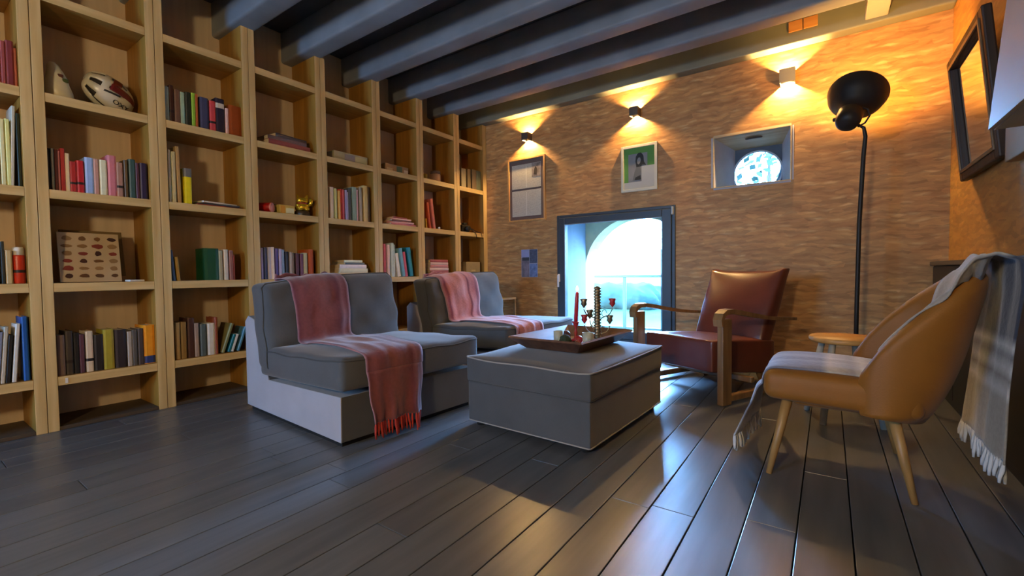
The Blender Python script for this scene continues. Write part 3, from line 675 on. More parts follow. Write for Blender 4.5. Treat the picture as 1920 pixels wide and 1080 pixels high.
# red cylinder lying
t = thing('red_canister', 'red canister with a pink end lying beside the yellow box', 'canister', (-.10, 1.835, ZBD[2]+.041), .6)
Mx = Matrix.Rotation(PI/2, 4, 'X') @ Matrix.Rotation(-.0, 4, 'Z')
Mc = Matrix.Rotation(PI/2-.0, 4, 'Y')
MB().lathe([(.036, -.07), (.04, -.066), (.04, .062), (.038, .066)], 24, Mc).build('body', mat('canister_red', 'b01c18', rough=.3), t)
MB().lathe([(.038, .066), (.039, .072), (.03, .076)], 24, Mc).build('end_cap', mat('cap_pink', 'f0988c', rough=.5), t)
# golden cat: a seated beckoning cat on a black plinth
t = thing('cat_figurine', 'golden seated cat figurine on a dark round plinth', 'figurine', (-.085, 2.155, ZBD[2]+E_), -.3); t.scale = (1.12, 1.12, .88)
MB().lathe([(.055, 0), (.056, .004), (.056, .045), (.05, .05)], 24).build('plinth', mat('plinth_dark', '3a2c14', rough=.4), t)
mb = MB().lathe([(.02, .05), (.048, .06), (.052, .085), (.042, .115), (.03, .13)], 20)
V, F = rbox(.034, .042, .032, .028, (3, 3, 3), 4); mb.add([(p[0]+.005, p[1], p[2]+.150) for p in V], F, True)
for s in (-1, 1):
    mb.add([(-.008, s*.040, .170), (.018, s*.040, .170), (.005, s*.012, .178), (.004, s*.038, .212)], [(0, 1, 3), (1, 2, 3), (2, 0, 3), (0, 2, 1)], False)
    V, F = rbox(.02, .016, .014, .013, (2, 2, 2), 3); mb.add([(p[0]+.042, p[1]+s*.024, p[2]+.064) for p in V], F, True)
mb.tube([(.02, .04, .10), (.035, .055, .125), (.035, .055, .165)], [.013, .012, .014], 10); mb.tube([(.02, -.04, .10), (.045, -.045, .10), (.05, -.03, .09)], [.013, .012, .013], 10)
V, F = rbox(.012, .016, .011, .01, (2, 2, 2), 3); mb.add([(p[0]+.040, p[1], p[2]+.142) for p in V], F, True)
mb.build('body', GOLD, t)
MB().tube([(.005+.036*math.cos(2*PI*k/20), .036*math.sin(2*PI*k/20), .122) for k in range(20)], .005, 6, closed=True).build('collar', mat('collar_red', 'a82020', rough=.4), t)
# helmet
t = thing('helmet', 'white cycling helmet with dark red panels and black letters', 'helmet', (-.185, .920, ZBD[1]+.126), 0)
HM = mat('helmet_white', 'd2cdb4', rough=.3, noise=.06, nscale=10); HR = mat('helmet_red', '6c1c16', rough=.3); HB = mat('helmet_black', '2a241c', rough=.7)
A, B_, C_ = .118, .132, .105
def hp(u, v, k=1.0):      # u around the long (y) axis: 0..pi over the crown; v along y
    yy = B_*math.sin(v); rr = math.cos(v)**.75
    return Vector((A*rr*math.cos(u)*k, yy*k, (C_*rr*math.sin(u))*k - .02*(yy/B_)))
TR = Matrix.Rotation(-.38, 4, 'X') @ Matrix.Rotation(.85, 4, 'Y')
G = [[TR @ hp(-.55+(PI+1.1)*i/26, -1.45+2.9*j/30) for j in range(31)] for i in range(27)]
mb = MB(); V = [p for r in G for p in r]; holes = set()
for i in range(26):
    for j in range(30):
        if i in (3, 4, 8, 9, 13, 14, 18, 19, 23) and (j in range(4, 10) or (j in range(13, 20) and i not in (3, 4, 8))): holes.add((i, j))
F = [(i*31+j, i*31+j+1, (i+1)*31+j+1, (i+1)*31+j) for i in range(26) for j in range(30) if (i, j) not in holes]
mb.add(V, F, True); shell = mb.build('shell', HM, t)
sm = shell.modifiers.new('thick', 'SOLIDIFY'); sm.thickness = .008; sm.offset = 0
G = [[TR @ hp(-.5+(PI+1.0)*i/16, -1.35+2.7*j/20, .9) for j in range(21)] for i in range(17)]
MB().sheet(G, .008).build('inner_padding', HB, t)
for (ua, ub, va, vb) in ((.95, 1.35, -.15, 1.15), (1.30, 1.85, -.12, .22), (.70, .80, -.30, .3)):
    G = [[TR @ hp(ua+(ub-ua)*i/8+.18*(j/12-.5), va+(vb-va)*j/12, 1.045) for j in range(13)] for i in range(9)]
    MB().sheet(G, .004).build('red_panel' if ub > 1.0 else 'dark_panel', HR if ub > 1.0 else HB, t)
me = text_mesh('OXY', .042, .002); me.materials.append(mat('lettering_black', '201c14', rough=.5))
bmt = bmesh.new(); bmt.from_mesh(me); bmesh.ops.subdivide_edges(bmt, edges=bmt.edges, cuts=1)
for v in bmt.verts:     # wrap the letters round the shell
    y = .060+v.co.x*.95; vv = math.asin(max(-.99, min(.99, y/B_))); u = .42+v.co.y/.12
    p = TR @ hp(u, vv, 1.05+v.co.z*4); v.co = p
bmt.to_mesh(me); bmt.free(); o = bpy.data.objects.new('lettering', me); COL.objects.link(o); o.parent = t
mb = MB().tube([TR @ hp(.0, -1.0+2.0*k/10, .96) + Vector((0, 0, -.022*math.sin(PI*k/10))) for k in range(11)], .004, 6); mb.build('chin_strap', HB, t)
# white ceramic figure
t = thing('ceramic_figure', 'rounded white ceramic figure with small dark marks beside the helmet', 'ornament', (-.13, .672, ZBD[1]+E_), 0)
prof = [(.0, 0), (.05, 0), (.062, .02), (.066, .06), (.058, .10), (.046, .14), (.036, .175), (.026, .205), (.012, .222), (0, .225)]
mb = MB().lathe(prof, 28, cap=False)
mb.v = [(p[0]+.006*math.sin(p[2]*60+p[1]*20), p[1]+.10*(.11-p[2]) + .005*math.sin(p[2]*50), p[2]) for p in mb.v]
mb.build('body', mat('ceramic_white', 'd6d0ae', rough=.35, noise=.06), t)
for (yy, zz, r, c) in ((.010, .14, .010, '5a3020'), (.030, .118, .011, '44501c')):
    V, F = rbox(r*.5, r*1.3, r, r*.45, (2, 2, 2), 2); MB().add([(p[0]+.047, p[1]+yy, p[2]+zz) for p in V], F, True).build('painted_mark', mat('mark'+c, c, rough=.5), t)
# chart with 24 specimens leaning in its bay
t = thing('specimen_chart', 'cream board with six rows of brown stone pictures, leaning', 'picture board', (-.075, .775, ZBD[3]+.003), 0)
t.rotation_euler = (0, -.16, 0)
MB().bbox(-.010, 0, -.135, .150, .0, .305, .002).build('board', mat('board_cream', 'b8a480', rough=.7, noise=.03), t)
rng = random.Random(5); cols = ['5a3a18', '6c4a20', '84643a', '3c1c10', '7a2c1c', '8e7048']
for r_ in range(6):
    for c_ in range(4):
        yy = -.095+c_*.07; zz = .268-r_*.046; w = rng.uniform(.017, .028); h = rng.uniform(.010, .017); m_ = rng.choice(cols)
        poly = [(yy+w*math.cos(2*PI*k/9)*rng.uniform(.8, 1.1), zz+h*math.sin(2*PI*k/9)*rng.uniform(.75, 1.15)) for k in range(9)]
        MB().prism(poly, .0003, .0016, 'x').build('specimen_print', mat('specimen'+m_, m_, rough=.7), t)
t2 = thing('backing_board', 'plain brown board leaning behind the stone chart', 'board', (-.03, .80, ZBD[3]+.036), 0)
t2.rotation_euler = (0, -.22, 0)
MB().bbox(-.150, -.138, -.13, .170, .035, .33, .002).build('board', mat('board_brown', '6e5a34', rough=.7), t2)
t = thing('paper_slip', 'thin white object lying beside the stone chart', 'paper', (-.06, .985, ZBD[3]+E_), .2); MB().bbox(-.03, .03, -.04, .04, 0, .012, .002).build('sheet', mat('slip_white', 'd8d4cc', rough=.5), t)
# small things on the right-hand bays
t = thing('yellow_cup', 'small yellow green cup in the bay above the reddish books', 'cup', (-.11, 3.625, ZBD[1]+E_), 0)
MB().lathe([(.0, .0), (.025, 0), (.035, .03), (.036, .07), (.033, .07), (.031, .03), (.022, .006), (0, .006)], 20, cap=False).build('body', mat('cup_yellow', 'b0a028', rough=.4), t)
t = thing('brown_jar', 'brown jar with dark lid in the bay above the reddish books', 'jar', (-.11, 3.80, ZBD[1]+E_), 0)
MB().lathe([(.055, 0), (.062, .01), (.06, .09), (.052, .10)], 24).build('body', mat('jar_brown', 'a07c60', rough=.5, noise=.1), t)
MB().lathe([(.056, .10), (.058, .104), (.058, .13), (.05, .134)], 24).build('lid', mat('jar_lid', '5a4a44', rough=.5), t)
t = thing('camera', 'black camera with strap hanging over the board in the corner bay', 'camera', (-.065, 4.25, ZBD[2]+E_), .0)
CB = mat('camera_black', '221e18', rough=.5)
MB().bbox(-.035, .02, -.07, .07, 0, .09, .01).bbox(-.03, .015, -.03, .03, .088, .12, .008).build('body', CB, t)
MB().lathe([(.032, 0), (.034, .005), (.032, .05), (.025, .052)], 20, Matrix.Translation((.02, 0, .045)) @ Matrix.Rotation(PI/2, 4, 'Y')).build('lens', CB, t)
for k, dy in enumerate((.0, .11)):
    MB().tube([(0, .07, .07), (.05, .10+dy*.5, .02), (.058, .11+dy, .006), (.068, .125+dy, .005), (.078, .13+dy, -.03), (.077, .14+dy, -.075)], .0045, 6).build('strap', CB, t)
t = thing('glass_ball', 'tiny clear glass ball beside the leaning reddish books', 'ornament', (-.03, 3.765, ZBD[2]+E_), 0)
MB().lathe([(0, 0), (.008, .002), (.014, .01), (.014, .018), (.008, .026), (0, .028)], 16, cap=False).build('ball', mat('ball_white', 'e0dcd8', rough=.1), t)
t = thing('price_tag', 'tiny white tag on the board under the dark books', 'tag', (.0005, .635, ZBD[4]-.03), 0); MB().box(0, .002, -.006, .006, -.012, .018).build('card', mat('slip_white', 'd8d4cc'), t)
# ------------------------------------------------------------------ low sofas
RAY = {}
def cushion(hx, hy, hz, r, n, fn, rs=3):
    V, F = rbox(hx, hy, hz, r, n, rs); return [fn(Vector(p)) for p in V], F
def wsum(p, seed=0):
    return .004*math.sin(p.x*17+seed)*math.cos(p.y*13+seed*2)+.003*math.sin(p.x*9-p.y*21+seed)
def make_sofa(label):
    t = thing('low_armchair', label, 'sofa', (0, 0, 0), 0, 'armless sofas along the bookcase')
    # base: side profile in local (x, z), width along y 0 .. .96
    prof = [(.0, .03), (1.155, .03), (1.16, .262), (.33, .235), (.14, .60), (.05, .62), (.0, .58)]
    fr = MB(); fr.prism(prof, .006, .954); fr.build('base', SOFA, t)
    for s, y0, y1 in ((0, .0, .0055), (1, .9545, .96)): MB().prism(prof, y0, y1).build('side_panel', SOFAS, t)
    MB().box(.02, 1.13, .02, .94, .0, .03).build('plinth', DARK, t)
    # seat cushion
    hx, hy, hz = .475, .495, .085
    def seat(p):
        u, v = p.x/hx, p.y/hy; top = (p.z > 0)
        k = max(0, 1-u*u)*max(0, 1-v*v)
        z = p.z + (k**.6*.030 if top else -.004*k) + wsum(p) * (1 if top else 0)
        x = p.x + .72 + .018*(1-v*v)*(1 if p.x > 0 else 0); y = p.y*(1+.012*(1-u*u))+.48
        z += .355 + .035*(u+1)/2 - .012
        return Vector((x, y, z))
    V, F = cushion(hx, hy, hz, .028, (16, 16, 4), seat); RAY['seat'] = (V, F)
    sc = MB().add(V, F, True).build('seat_cushion', SOFA, t)
    loop = []
    for (a, b) in [(-1, -1), (1, -1), (1, 1), (-1, 1)]:
        pass
    def edge(fn, hx, hy, z, r=.006, n=14):
        P = []; c = .018
        for (x0, y0, x1, y1) in ((-hx+c, -hy, hx-c, -hy), (hx, -hy+c, hx, hy-c), (hx-c, hy, -hx+c, hy), (-hx, hy-c, -hx, -hy+c)):
            for k in range(n): P.append(fn(Vector((x0+(x1-x0)*k/(n-1), y0+(y1-y0)*k/(n-1), z))))
        return P
    MB().tube(edge(seat, hx, hy, .066), .0042, 6, closed=True).build('piping', PIPE, sc)
    # back cushion: local box axes: x thickness, y width, z height, then sheared to lean back
    bx, by, bz = .10, .492, .285
    def back(p):
        u, v, w = p.x/bx, p.y/by, p.z/bz; k = max(0, 1-v*v)*max(0, 1-w*w)
        x = p.x + (k**.55*.060 if p.x > 0 else -.012*k) + wsum(Vector((p.y*1.3, p.z*1.6, 0)), 3)*2.4*(1 if p.x > 0 else .5)
        z = p.z + .575 + .018*math.sin(PI*(v+1)/2)*(1 if w > 0 else 0)*(w) + .034*v*max(0, w)**2 - .02*max(0, -w)*(1-abs(v))
        x = x*(1.0+.15*w) + .245 - .085*w
        y = p.y*(1-.015*(w > 0)*w)+.48 + .01*math.sin(w*2)
        return Vector((x, y, z))
    V, F = cushion(bx, by, bz, .048, (4, 16, 14), back, 4); RAY['back'] = (V, F)
    bc = MB().add(V, F, True).build('back_cushion', SOFA, t)
    P = []
    for (y0, z0, y1, z1) in ((-by, -bz+.03, -by, bz-.03), (-by+.03, bz, by-.03, bz), (by, bz-.03, by, -bz+.03), (by-.03, -bz, -by+.03, -bz)):
        for k in range(14): P.append(back(Vector((.07, y0+(y1-y0)*k/13, z0+(z1-z0)*k/13))))
    MB().tube(P, .0042, 6, closed=True).build('piping', PIPE, bc)
    return t
def bvh(sets, M=None):
    V = []; F = []
    for v, f in sets:
        o = len(V); V += [(M @ p if M else p) for p in v]; F += [tuple(o+i for i in q) for q in f]
    return BVHTree.FromPolygons([tuple(p) for p in V], F)
sofa = make_sofa('grey armless low sofa nearer the viewer, red throw hanging to the floor')
sofa.location = (.470, 1.415, 0); sofa.rotation_euler = (0, 0, math.radians(-3.9))
sofa2 = copy_tree(sofa); sofa2.location = (.445, 2.835, 0)
sofa2['label'] = 'grey armless low sofa farther away, pink striped throw, beside the chipboard wall'

# throws: sampled by rays onto the cushions
def throw_material(name, ca, cb, stripes):
    """colour from generated coordinates: uv-like object z is not used; vertex positions come with a stripe attribute"""
    m = bpy.data.materials.new(name); m.use_nodes = True; nt = m.node_tree; b = nt.nodes['Principled BSDF']; N = nt.nodes.new; L = nt.links.new
    at = N('ShaderNodeUVMap'); sp = N('ShaderNodeSeparateXYZ'); L(at.outputs[0], sp.inputs[0])
    r = N('ShaderNodeValToRGB'); r.color_ramp.interpolation = 'LINEAR'; e = r.color_ramp.elements
    pos = [(p, c) for p, c in stripes['list']]
    e[0].position = pos[0][0]; e[0].color = (*lin(pos[0][1]), 1); e[1].position = pos[-1][0]; e[1].color = (*lin(pos[-1][1]), 1)
    for p, c in pos[1:-1]: k = e.new(p); k.color = (*lin(c), 1)
    L(sp.outputs[stripes['axis']], r.inputs[0])
    tc = N('ShaderNodeTexCoord'); n = N('ShaderNodeTexNoise'); n.inputs['Scale'].default_value = 60; n.inputs['Detail'].default_value = 4; L(tc.outputs['Object'], n.inputs['Vector'])
    mr = N('ShaderNodeMapRange'); mr.inputs[3].default_value = .75; mr.inputs[4].default_value = 1.22; L(n.outputs[0], mr.inputs[0])
    sc = N('ShaderNodeVectorMath'); sc.operation = 'SCALE'; L(r.outputs[0], sc.inputs[0]); L(mr.outputs[0], sc.inputs['Scale']); L(sc.outputs[0], b.inputs['Base Color'])
    b.inputs['Roughness'].default_value = .95; b.inputs['Sheen Weight'].default_value = .3
    bp = N('ShaderNodeBump'); bp.inputs['Strength'].default_value = .4; bp.inputs['Distance'].default_value = .004; L(n.outputs[0], bp.inputs['Height']); L(bp.outputs[0], b.inputs['Normal'])
    return m
def drape(name, keys, lat, nj, tree, mat_, parent, M, th=.006, seg=10, wr=.006, seed=1, lift=.006, skew=0):
    """keys: list of (origin(x,z), dir(dx,dz), fallback(x,z), use_ray, lateral shift0, lateral shift1); lat=(y0,y1). M places it in the world."""
    rng = random.Random(seed); ph = [rng.uniform(0, 6) for _ in range(6)]
    rows = []
    n = len(keys)-1; tot = n*seg
    for j in range(nj+1):
        s = j/nj; row = []
        for i in range(tot+1):
            q = i/seg; a = min(int(q), n-1); f = q-a; A_, B2 = keys[a], keys[a+1]
            mixv = lambda x, y: x+(y-x)*f
            o = Vector((mixv(A_[0][0], B2[0][0]), 0, mixv(A_[0][1], B2[0][1]))); d = Vector((mixv(A_[1][0], B2[1][0]), 0, mixv(A_[1][1], B2[1][1]))).normalized()
            fb = Vector((mixv(A_[2][0], B2[2][0]), 0, mixv(A_[2][1], B2[2][1])))
            y = mixv(A_[4], B2[4])*(1-s)+mixv(A_[5], B2[5])*s
            o.y = y; fb.y = y
            if skew and fb.x < -.39: fb.x += skew*(s-.35)*max(0, 1-fb.z/.36)
            hit = None
            if A_[3] and B2[3]:
                hit = tree.ray_cast(o, d, 1.2)[0]
            amp = wr*(1 if hit is not None else 2.6)
            w = amp*(math.sin(s*19+ph[0]+q*.7)*.5+math.sin(s*33+ph[1]-q*.5)*.3+math.sin(s*9+ph[2]+q*1.9)*.4)
            p = (hit if hit is not None else fb) - d*(lift+th/2+max(0, w+amp*.7))
            row.append(p)
        rows.append(row)
    for j in range(nj+1):     # smooth along the length
        for _ in range(2):
            r = rows[j]; rows[j] = [r[0]]+[(r[k-1]+r[k]*2+r[k+1])/4 for k in range(1, len(r)-1)]+[r[-1]]
    G = [[M @ p for p in r] for r in rows]
    mb = MB().sheet(G, th); o = mb.build(name, mat_, parent)
    uv = o.data.uv_layers.new(name='UVMap'); a, b = len(G), len(G[0])
    for lp in o.data.loops:
        k = lp.vertex_index % (a*b); uv.data[lp.index].uv = ((k//b)/(a-1), (k % b)/(b-1))
    return G, o
def fringe(G, end, n, length, r, mat_, parent, seed=0, d=Vector((0, 0, -1)), name='fringe', sway=.012):
    rng = random.Random(seed); mb = MB(); col = 0 if end == 0 else -1; a = len(G)
    for k in range(n):
        s = (k+.5)/n*(a-1); i = min(int(s), a-2); f = s-i; p = G[i][col].lerp(G[i+1][col], f); L_ = length*rng.uniform(.8, 1.1)
        e = Vector((rng.uniform(-sway, sway), rng.uniform(-sway, sway), 0))
        mb.tube([p-d*.004, p+d*L_*.3+e*.3, p+d*L_*.7+e*.9, p+d*L_+e], [r*.7, r*1.25, r, r*.7], 5)
    o = mb.build(name, mat_, parent); o['kind'] = 'stuff'; return o
RED = throw_material('red_throw', None, None, {'axis': 0, 'list': [(0, '96686c'), (.03, '6c343c'), (.12, '7f4444'), (.25, '773c3e'), (.5, '834844'), (.72, '723b3e'), (.80, '652f37'), (.86, '835256'), (.95, '68343b'), (1, '967276')]})
PINK = throw_material('pink_throw', None, None, {'axis': 0, 'list': [(0, 'b2847f'), (.06, '974b4b'), (.10, '78333d'), (.14, 'b2675c'), (.45, 'b9746a'), (.66, 'b66a60'), (.70, '78333d'), (.74, 'b26e6a'), (.86, 'ac6363'), (.91, '74333d'), (.97, '9e6067'), (1, 'b9908d')]})
FR = mat('orange_fringe', 'b83a2c', rough=.9)
tree = bvh([RAY['seat'], RAY['back']])
def sofa_throw(root, m, sh, seed, label, name='throw'):
    #            ray origin      direction     fallback     ray   shifts of the two edges along the width
    y0, y1 = sh
    yt0, yt1, ys0, ys1, yf0, yf1 = y0[0], y1[0], y0[1], y1[1], y0[2], y1[2]
    K = [((-.20, .62), (1, 0), (.02, .66), True, yt0, yt1), ((-.20, .74), (1, 0), (0, .76), True, yt0, yt1), ((-.05, 1.1), (.2, -1), (.08, .87), True, yt0, yt1), ((.14, 1.1), (0, -1), (.2, .87), True, yt0, yt1), ((.30, 1.05), (-.3, -1), (.26, .86), True, yt0, yt1),
         ((.62, .85), (-1, -.2), (.3, .7), True, yt0, yt1), ((.7, .62), (-1, -.1), (.38, .55), True, (yt0+ys0)/2, (yt1+ys1)/2), ((.75, .56), (-.8, -.4), (.43, .46), True, ys0, ys1), ((.62, .75), (-.15, -1), (.6, .45), True, ys0, ys1),
         ((.85, .75), (0, -1), (.85, .46), True, (ys0+yf0)/2, (ys1+yf1)/2), ((1.05, .75), (0, -1), (1.05, .47), True, yf0, yf1), ((1.30, .60), (-.7, -.7), (1.2, .44), True, yf0, yf1), ((1.5, .38), (-1, 0), (1.225, .36), True, yf0, yf1)]
    t = thing(name, label, 'throw', root.location, root.rotation_euler.z, 'throws on the low sofas')
    # upper length over the cushions
    G, o = drape('cloth', K, None, 22, tree, m, t, Matrix.Identity(4), seed=seed)
    # free hanging length in front of the base: continues from the last row
    ends = [r[-1] for r in G]; rows = []
    rng = random.Random(seed); a = rng.uniform(0, 6)
    for i, e in enumerate(ends):
        s = i/(len(ends)-1); row = []
        for k in range(15):
            f = k/14; z = e.z*(1-f)+.105*f
            row.append(Vector((e.x+.012*f+.016*f*(math.sin(s*15+a)+.6*math.sin(s*29+a*2)), e.y+(.5-s)*.05*f+.004*math.sin(9*f+s*5), z)))
        rows.append(row)
    mb = MB().sheet(rows, .006); o2 = mb.build('hanging_end', m, t)
    uv = o2.data.uv_layers.new(name='UVMap'); A_, B2 = len(rows), len(rows[0])
    for lp in o2.data.loops: k = lp.vertex_index % (A_*B2); uv.data[lp.index].uv = ((k//B2)/(A_-1), (k % B2)/(B2-1))
    fringe(rows, 1, 24, .085, .0055, FR, t, seed, name='fringe', sway=.01)
    return t
sofa_throw(sofa, RED, ((.16, .14, .115), (.535, .50, .475)), 3, 'dusty red throw with orange fringe over the near grey sofa')
sofa_throw(sofa2, PINK, ((.13, .13, .10), (.58, .52, .44)), 8, 'pink throw with dark red stripes over the far grey sofa')

# ------------------------------------------------------------------ storage footstool
ft = thing('footstool', 'grey velvet storage footstool with wooden tray on its lid', 'footstool', (2.335, 1.955+.49, 0), math.radians(-2.2))
MB().bbox(-.392, .392, -.490, .490, .035, .258, .006).build('base', SOFA, ft)
hx, hy, hz = .398, .496, .066
def lidf(p):
    u, v = p.x/hx, p.y/hy; k = max(0, 1-u*u)*max(0, 1-v*v); top = p.z > 0
    c = (abs(u)**6)*(abs(v)**6)
    return Vector((p.x*(1+.008*(1-v*v)), p.y*(1+.008*(1-u*u)), p.z+.328+(k**.55*.048+.004*math.sin(p.x*13+1)*math.cos(p.y*11) if top else 0)+.006*c*(1 if top else 0)))
V, F = cushion(hx, hy, hz, .012, (18, 20, 3), lidf, 2); lid = MB().add(V, F, True).build('lid_cushion', SOFA, ft); RAY['lid'] = (V, F)
def rect_loop(fn, hx, hy, z, n=16, c=.01):
    P = []
    for (x0, y0, x1, y1) in ((-hx+c, -hy, hx-c, -hy), (hx, -hy+c, hx, hy-c), (hx-c, hy, -hx+c, hy), (-hx, hy-c, -hx, -hy+c)):
        for k in range(n): P.append(fn(Vector((x0+(x1-x0)*k/(n-1), y0+(y1-y0)*k/(n-1), z))))
    return P
MB().tube(rect_loop(lidf, hx+.001, hy+.001, hz-.002), .0045, 6, closed=True).build('piping', PIPEL, lid)
MB().tube(rect_loop(lambda p: Vector((p.x, p.y, p.z)), .394, .492, .262), .004, 6, closed=True).build('seam', PIPE, ft)
MB().tube(rect_loop(lambda p: Vector((p.x, p.y, p.z)), .393, .491, .034), .004, 6, closed=True).build('hem', PIPEL, ft)
for sx in (-1, 1):
    for sy in (-1, 1): MB().lathe([(.02, 0), (.024, .004), (.026, .035)], 14, Matrix.Translation((sx*.34, sy*.44, 0))).build('foot', DARK, ft)

# ------------------------------------------------------------------ tray and what stands on it
ZT = .440
tr = thing('tray', 'dark wooden tray with flared rim on the footstool', 'tray', (2.355, 2.455, ZT-.003), math.radians(-2.5))
bx, by, tx, ty, th_ = .17, .25, .240, .335, .070
mb = MB().bbox(-bx, bx, -by, by, .0, .012, .003)
mb.build('base', TRAYW, tr)
def side(q0, q1, t0, t1, name):
    a, b, c, d = [Vector(p) for p in (q0, q1, t1, t0)]; nrm = (b-a).cross(d-a).normalized()*.006
    mb = MB(); quadbox(mb, [a-nrm, b-nrm, c-nrm, d-nrm], tuple(nrm*2)); mb.build(name, TRAYW, tr)
z0_, z1_ = .006, th_
side((bx, -by, z0_), (bx, by, z0_), (tx, -ty, z1_), (tx, ty, z1_), 'side'); side((-bx, by, z0_), (-bx, -by, z0_), (-tx, ty, z1_), (-tx, -ty, z1_), 'side')
side((bx, by, z0_), (-bx, by, z0_), (tx, ty, z1_), (-tx, ty, z1_), 'side'); side((-bx, -by, z0_), (bx, -by, z0_), (-tx, -ty, z1_), (tx, -ty, z1_), 'side')
TZ = ZT+.0100
CBR = mat('candle_metal', '8c7c60', rough=.4, metal=.8, noise=.2, nscale=40); RW = mat('red_wood', 'a8282c', rough=.4); WAX = mat('red_wax', 'c8343c', rough=.4)
def on_tray(name, label, cat, x, y, rz=0, group=None): return thing(name, label, cat, (x, y, TZ), rz, group)
# red taper in a red holder
t = on_tray('candlestick', 'red wooden candlestick holding a lit red taper candle', 'candlestick', 2.335, 2.53)
MB().lathe([(.032, 0), (.034, .006), (.014, .014), (.008, .035), (.012, .05), (.007, .065), (.007, .085), (.016, .100), (.019, .112), (.024, .116), (.024, .120), (.014, .122)], 20).build('stem', RW, t)
MB().lathe([(.013, 0), (.0125, .13), (.010, .182), (.004, .190)], 16, Matrix.Translation((0, 0, .118)) @ Matrix.Rotation(.06, 4, 'Y')).build('candle', WAX, t)
FL = mat('flame', 'fff0d0', rough=1, emit=(1, .75, .5), estr=9)
MB().lathe([(.0, 0), (.007, .006), (.009, .014), (.006, .024), (.0, .036)], 12, Matrix.Translation((.0115, 0, .311)), cap=False).build('flame', FL, t)
# candelabrum: knotted column, curled arms with cups
t = on_tray('candelabrum', 'metal candelabrum with textured central column and curled wire arms', 'candelabrum', 2.45, 2.60)
mb = MB(); prof = [(.05, 0), (.052, .006), (.02, .012)]
z = .014
rng = random.Random(2)
while z < .335: prof += [(.012, z), (.017+rng.uniform(-.002, .003), z+.008), (.012, z+.016)]; z += .018
prof += [(.008, z), (.0, z+.006)]
MB().lathe([(r*(1.35 if zz > .012 else 1), zz) for r, zz in prof], 16).build('column', CBR, t)
arms = [(math.radians(a), r, h) for a, r, h in ((-155, .10, .22), (-170, .085, .12), (150, .05, .145), (25, .115, .215), (-10, .075, .115), (80, .08, .17))]
for k, (a, r, h) in enumerate(arms):
    dx, dy = math.cos(a), math.sin(a); dx, dy = dx*.82-dy*.57, dx*.57+dy*.82
    P = [(dx*r*f, dy*r*f, h-.10+.10*(f**2.2)+.02*math.sin(f*5)) for f in (0.08, .25, .45, .65, .82, .94, 1.0)]
    MB().tube(P, .0036, 6).build('arm', CBR, t)
    P = [(dx*r*(.45+.16*math.cos(q)), dy*r*(.45+.16*math.cos(q)), h-.045+.022*math.sin(q)) for q in [i*.6 for i in range(9)]]
    MB().tube(P, .0024, 5).build('scroll', CBR, t)
    MB().lathe([(.004, -.010), (.008, -.002), (.019, .012), (.015, .026), (.024, .044), (.021, .045), (.012, .028), (0, .014)], 14, Matrix.Translation((dx*r, dy*r, h)), cap=False).build('candle_cup', RW if k in (1, 3) else CBR, t)
def votive(x, y, r, h, label):
    t = on_tray('glass_votive', label, 'candle glass', x, y, 0, 'candle glasses on the tray')
    MB().lathe([(r*.8, 0), (r*.92, .004), (r, h), (r-.003, h), (r*.88, .008), (0, .007)], 24, cap=False).build('glass', mat('votive_glass', 'e0dcc0', rough=.15, trans=.35), t)
    MB().lathe([(0, .009), (r*.8, .009), (r*.84, h*.7), (0, h*.68)], 20, cap=False).build('wax', mat('wax_cream', 'd8d0a8', rough=.5), t)
votive(2.30, 2.37, .030, .078, 'small glass votive with cream wax beside the candlestick')
votive(2.475, 2.41, .033, .074, 'wider glass votive with cream wax near the tray corner')
def ball(name, label, cat, x, y, r, m, lump=0):
    t = on_tray(name, label, cat, x, y); V, F = rbox(r, r, r, r*.98, (1, 1, 1), 5)
    V = [(p[0]*(1+lump*math.sin(p[1]*190+p[2]*160)), p[1]*(1+lump*math.sin(p[0]*170)), p[2]+r) for p in V]; MB().add(V, F, True).build('body', m, t); return t
ball('moss_ball', 'dark green moss ball between the two votives', 'ornament', 2.38, 2.31, .034, mat('moss', '34402c', rough=.9, bump=.5), .12)
ball('wood_ball', 'dark brown round ornament behind the smaller votive', 'ornament', 2.25, 2.56, .028, mat('dark_ball', '4a2c28', rough=.5), .05)
ball('red_ball', 'red glossy bauble beside the candlestick foot', 'bauble', 2.40, 2.44, .024, mat('bauble_red', 'b03038', rough=.15))
t = on_tray('pine_cone', 'small pale pine cone at the tray corner', 'pine cone', 2.46, 2.30)
mb = MB().lathe([(.0, 0), (.012, .004), (.014, .02), (.0, .038)], 12, cap=False)
for k in range(36):
    a = k*2.4; z = .003+k*.001; r = .015*(1-(k/40)**2)+.004; p = Vector((r*math.cos(a), r*math.sin(a), z)); d = Vector((math.cos(a), math.sin(a), .5)).normalized()*.008; w = Vector((-math.sin(a), math.cos(a), 0))*.005
    mb.add([p-w, p+w, p+d, p-d*.4+Vector((0, 0, .003))], [(0, 1, 2), (0, 2, 3), (1, 3, 2)], False)
mb.build('body', mat('cone_brown', '8c7454', rough=.8), t)
t = on_tray('tealight', 'silver tealight on the tray behind the votives', 'tealight', 2.44, 2.49)
MB().lathe([(.019, 0), (.020, .001), (.020, .014), (.018, .014), (.018, .010), (0, .010)], 20, cap=False).build('cup', STEEL, t)
MB().lathe([(0, .0105), (.017, .0105), (.017, .0115), (0, .012)], 16, cap=False).build('wax', mat('wax_white', 'e8e4dc'), t)

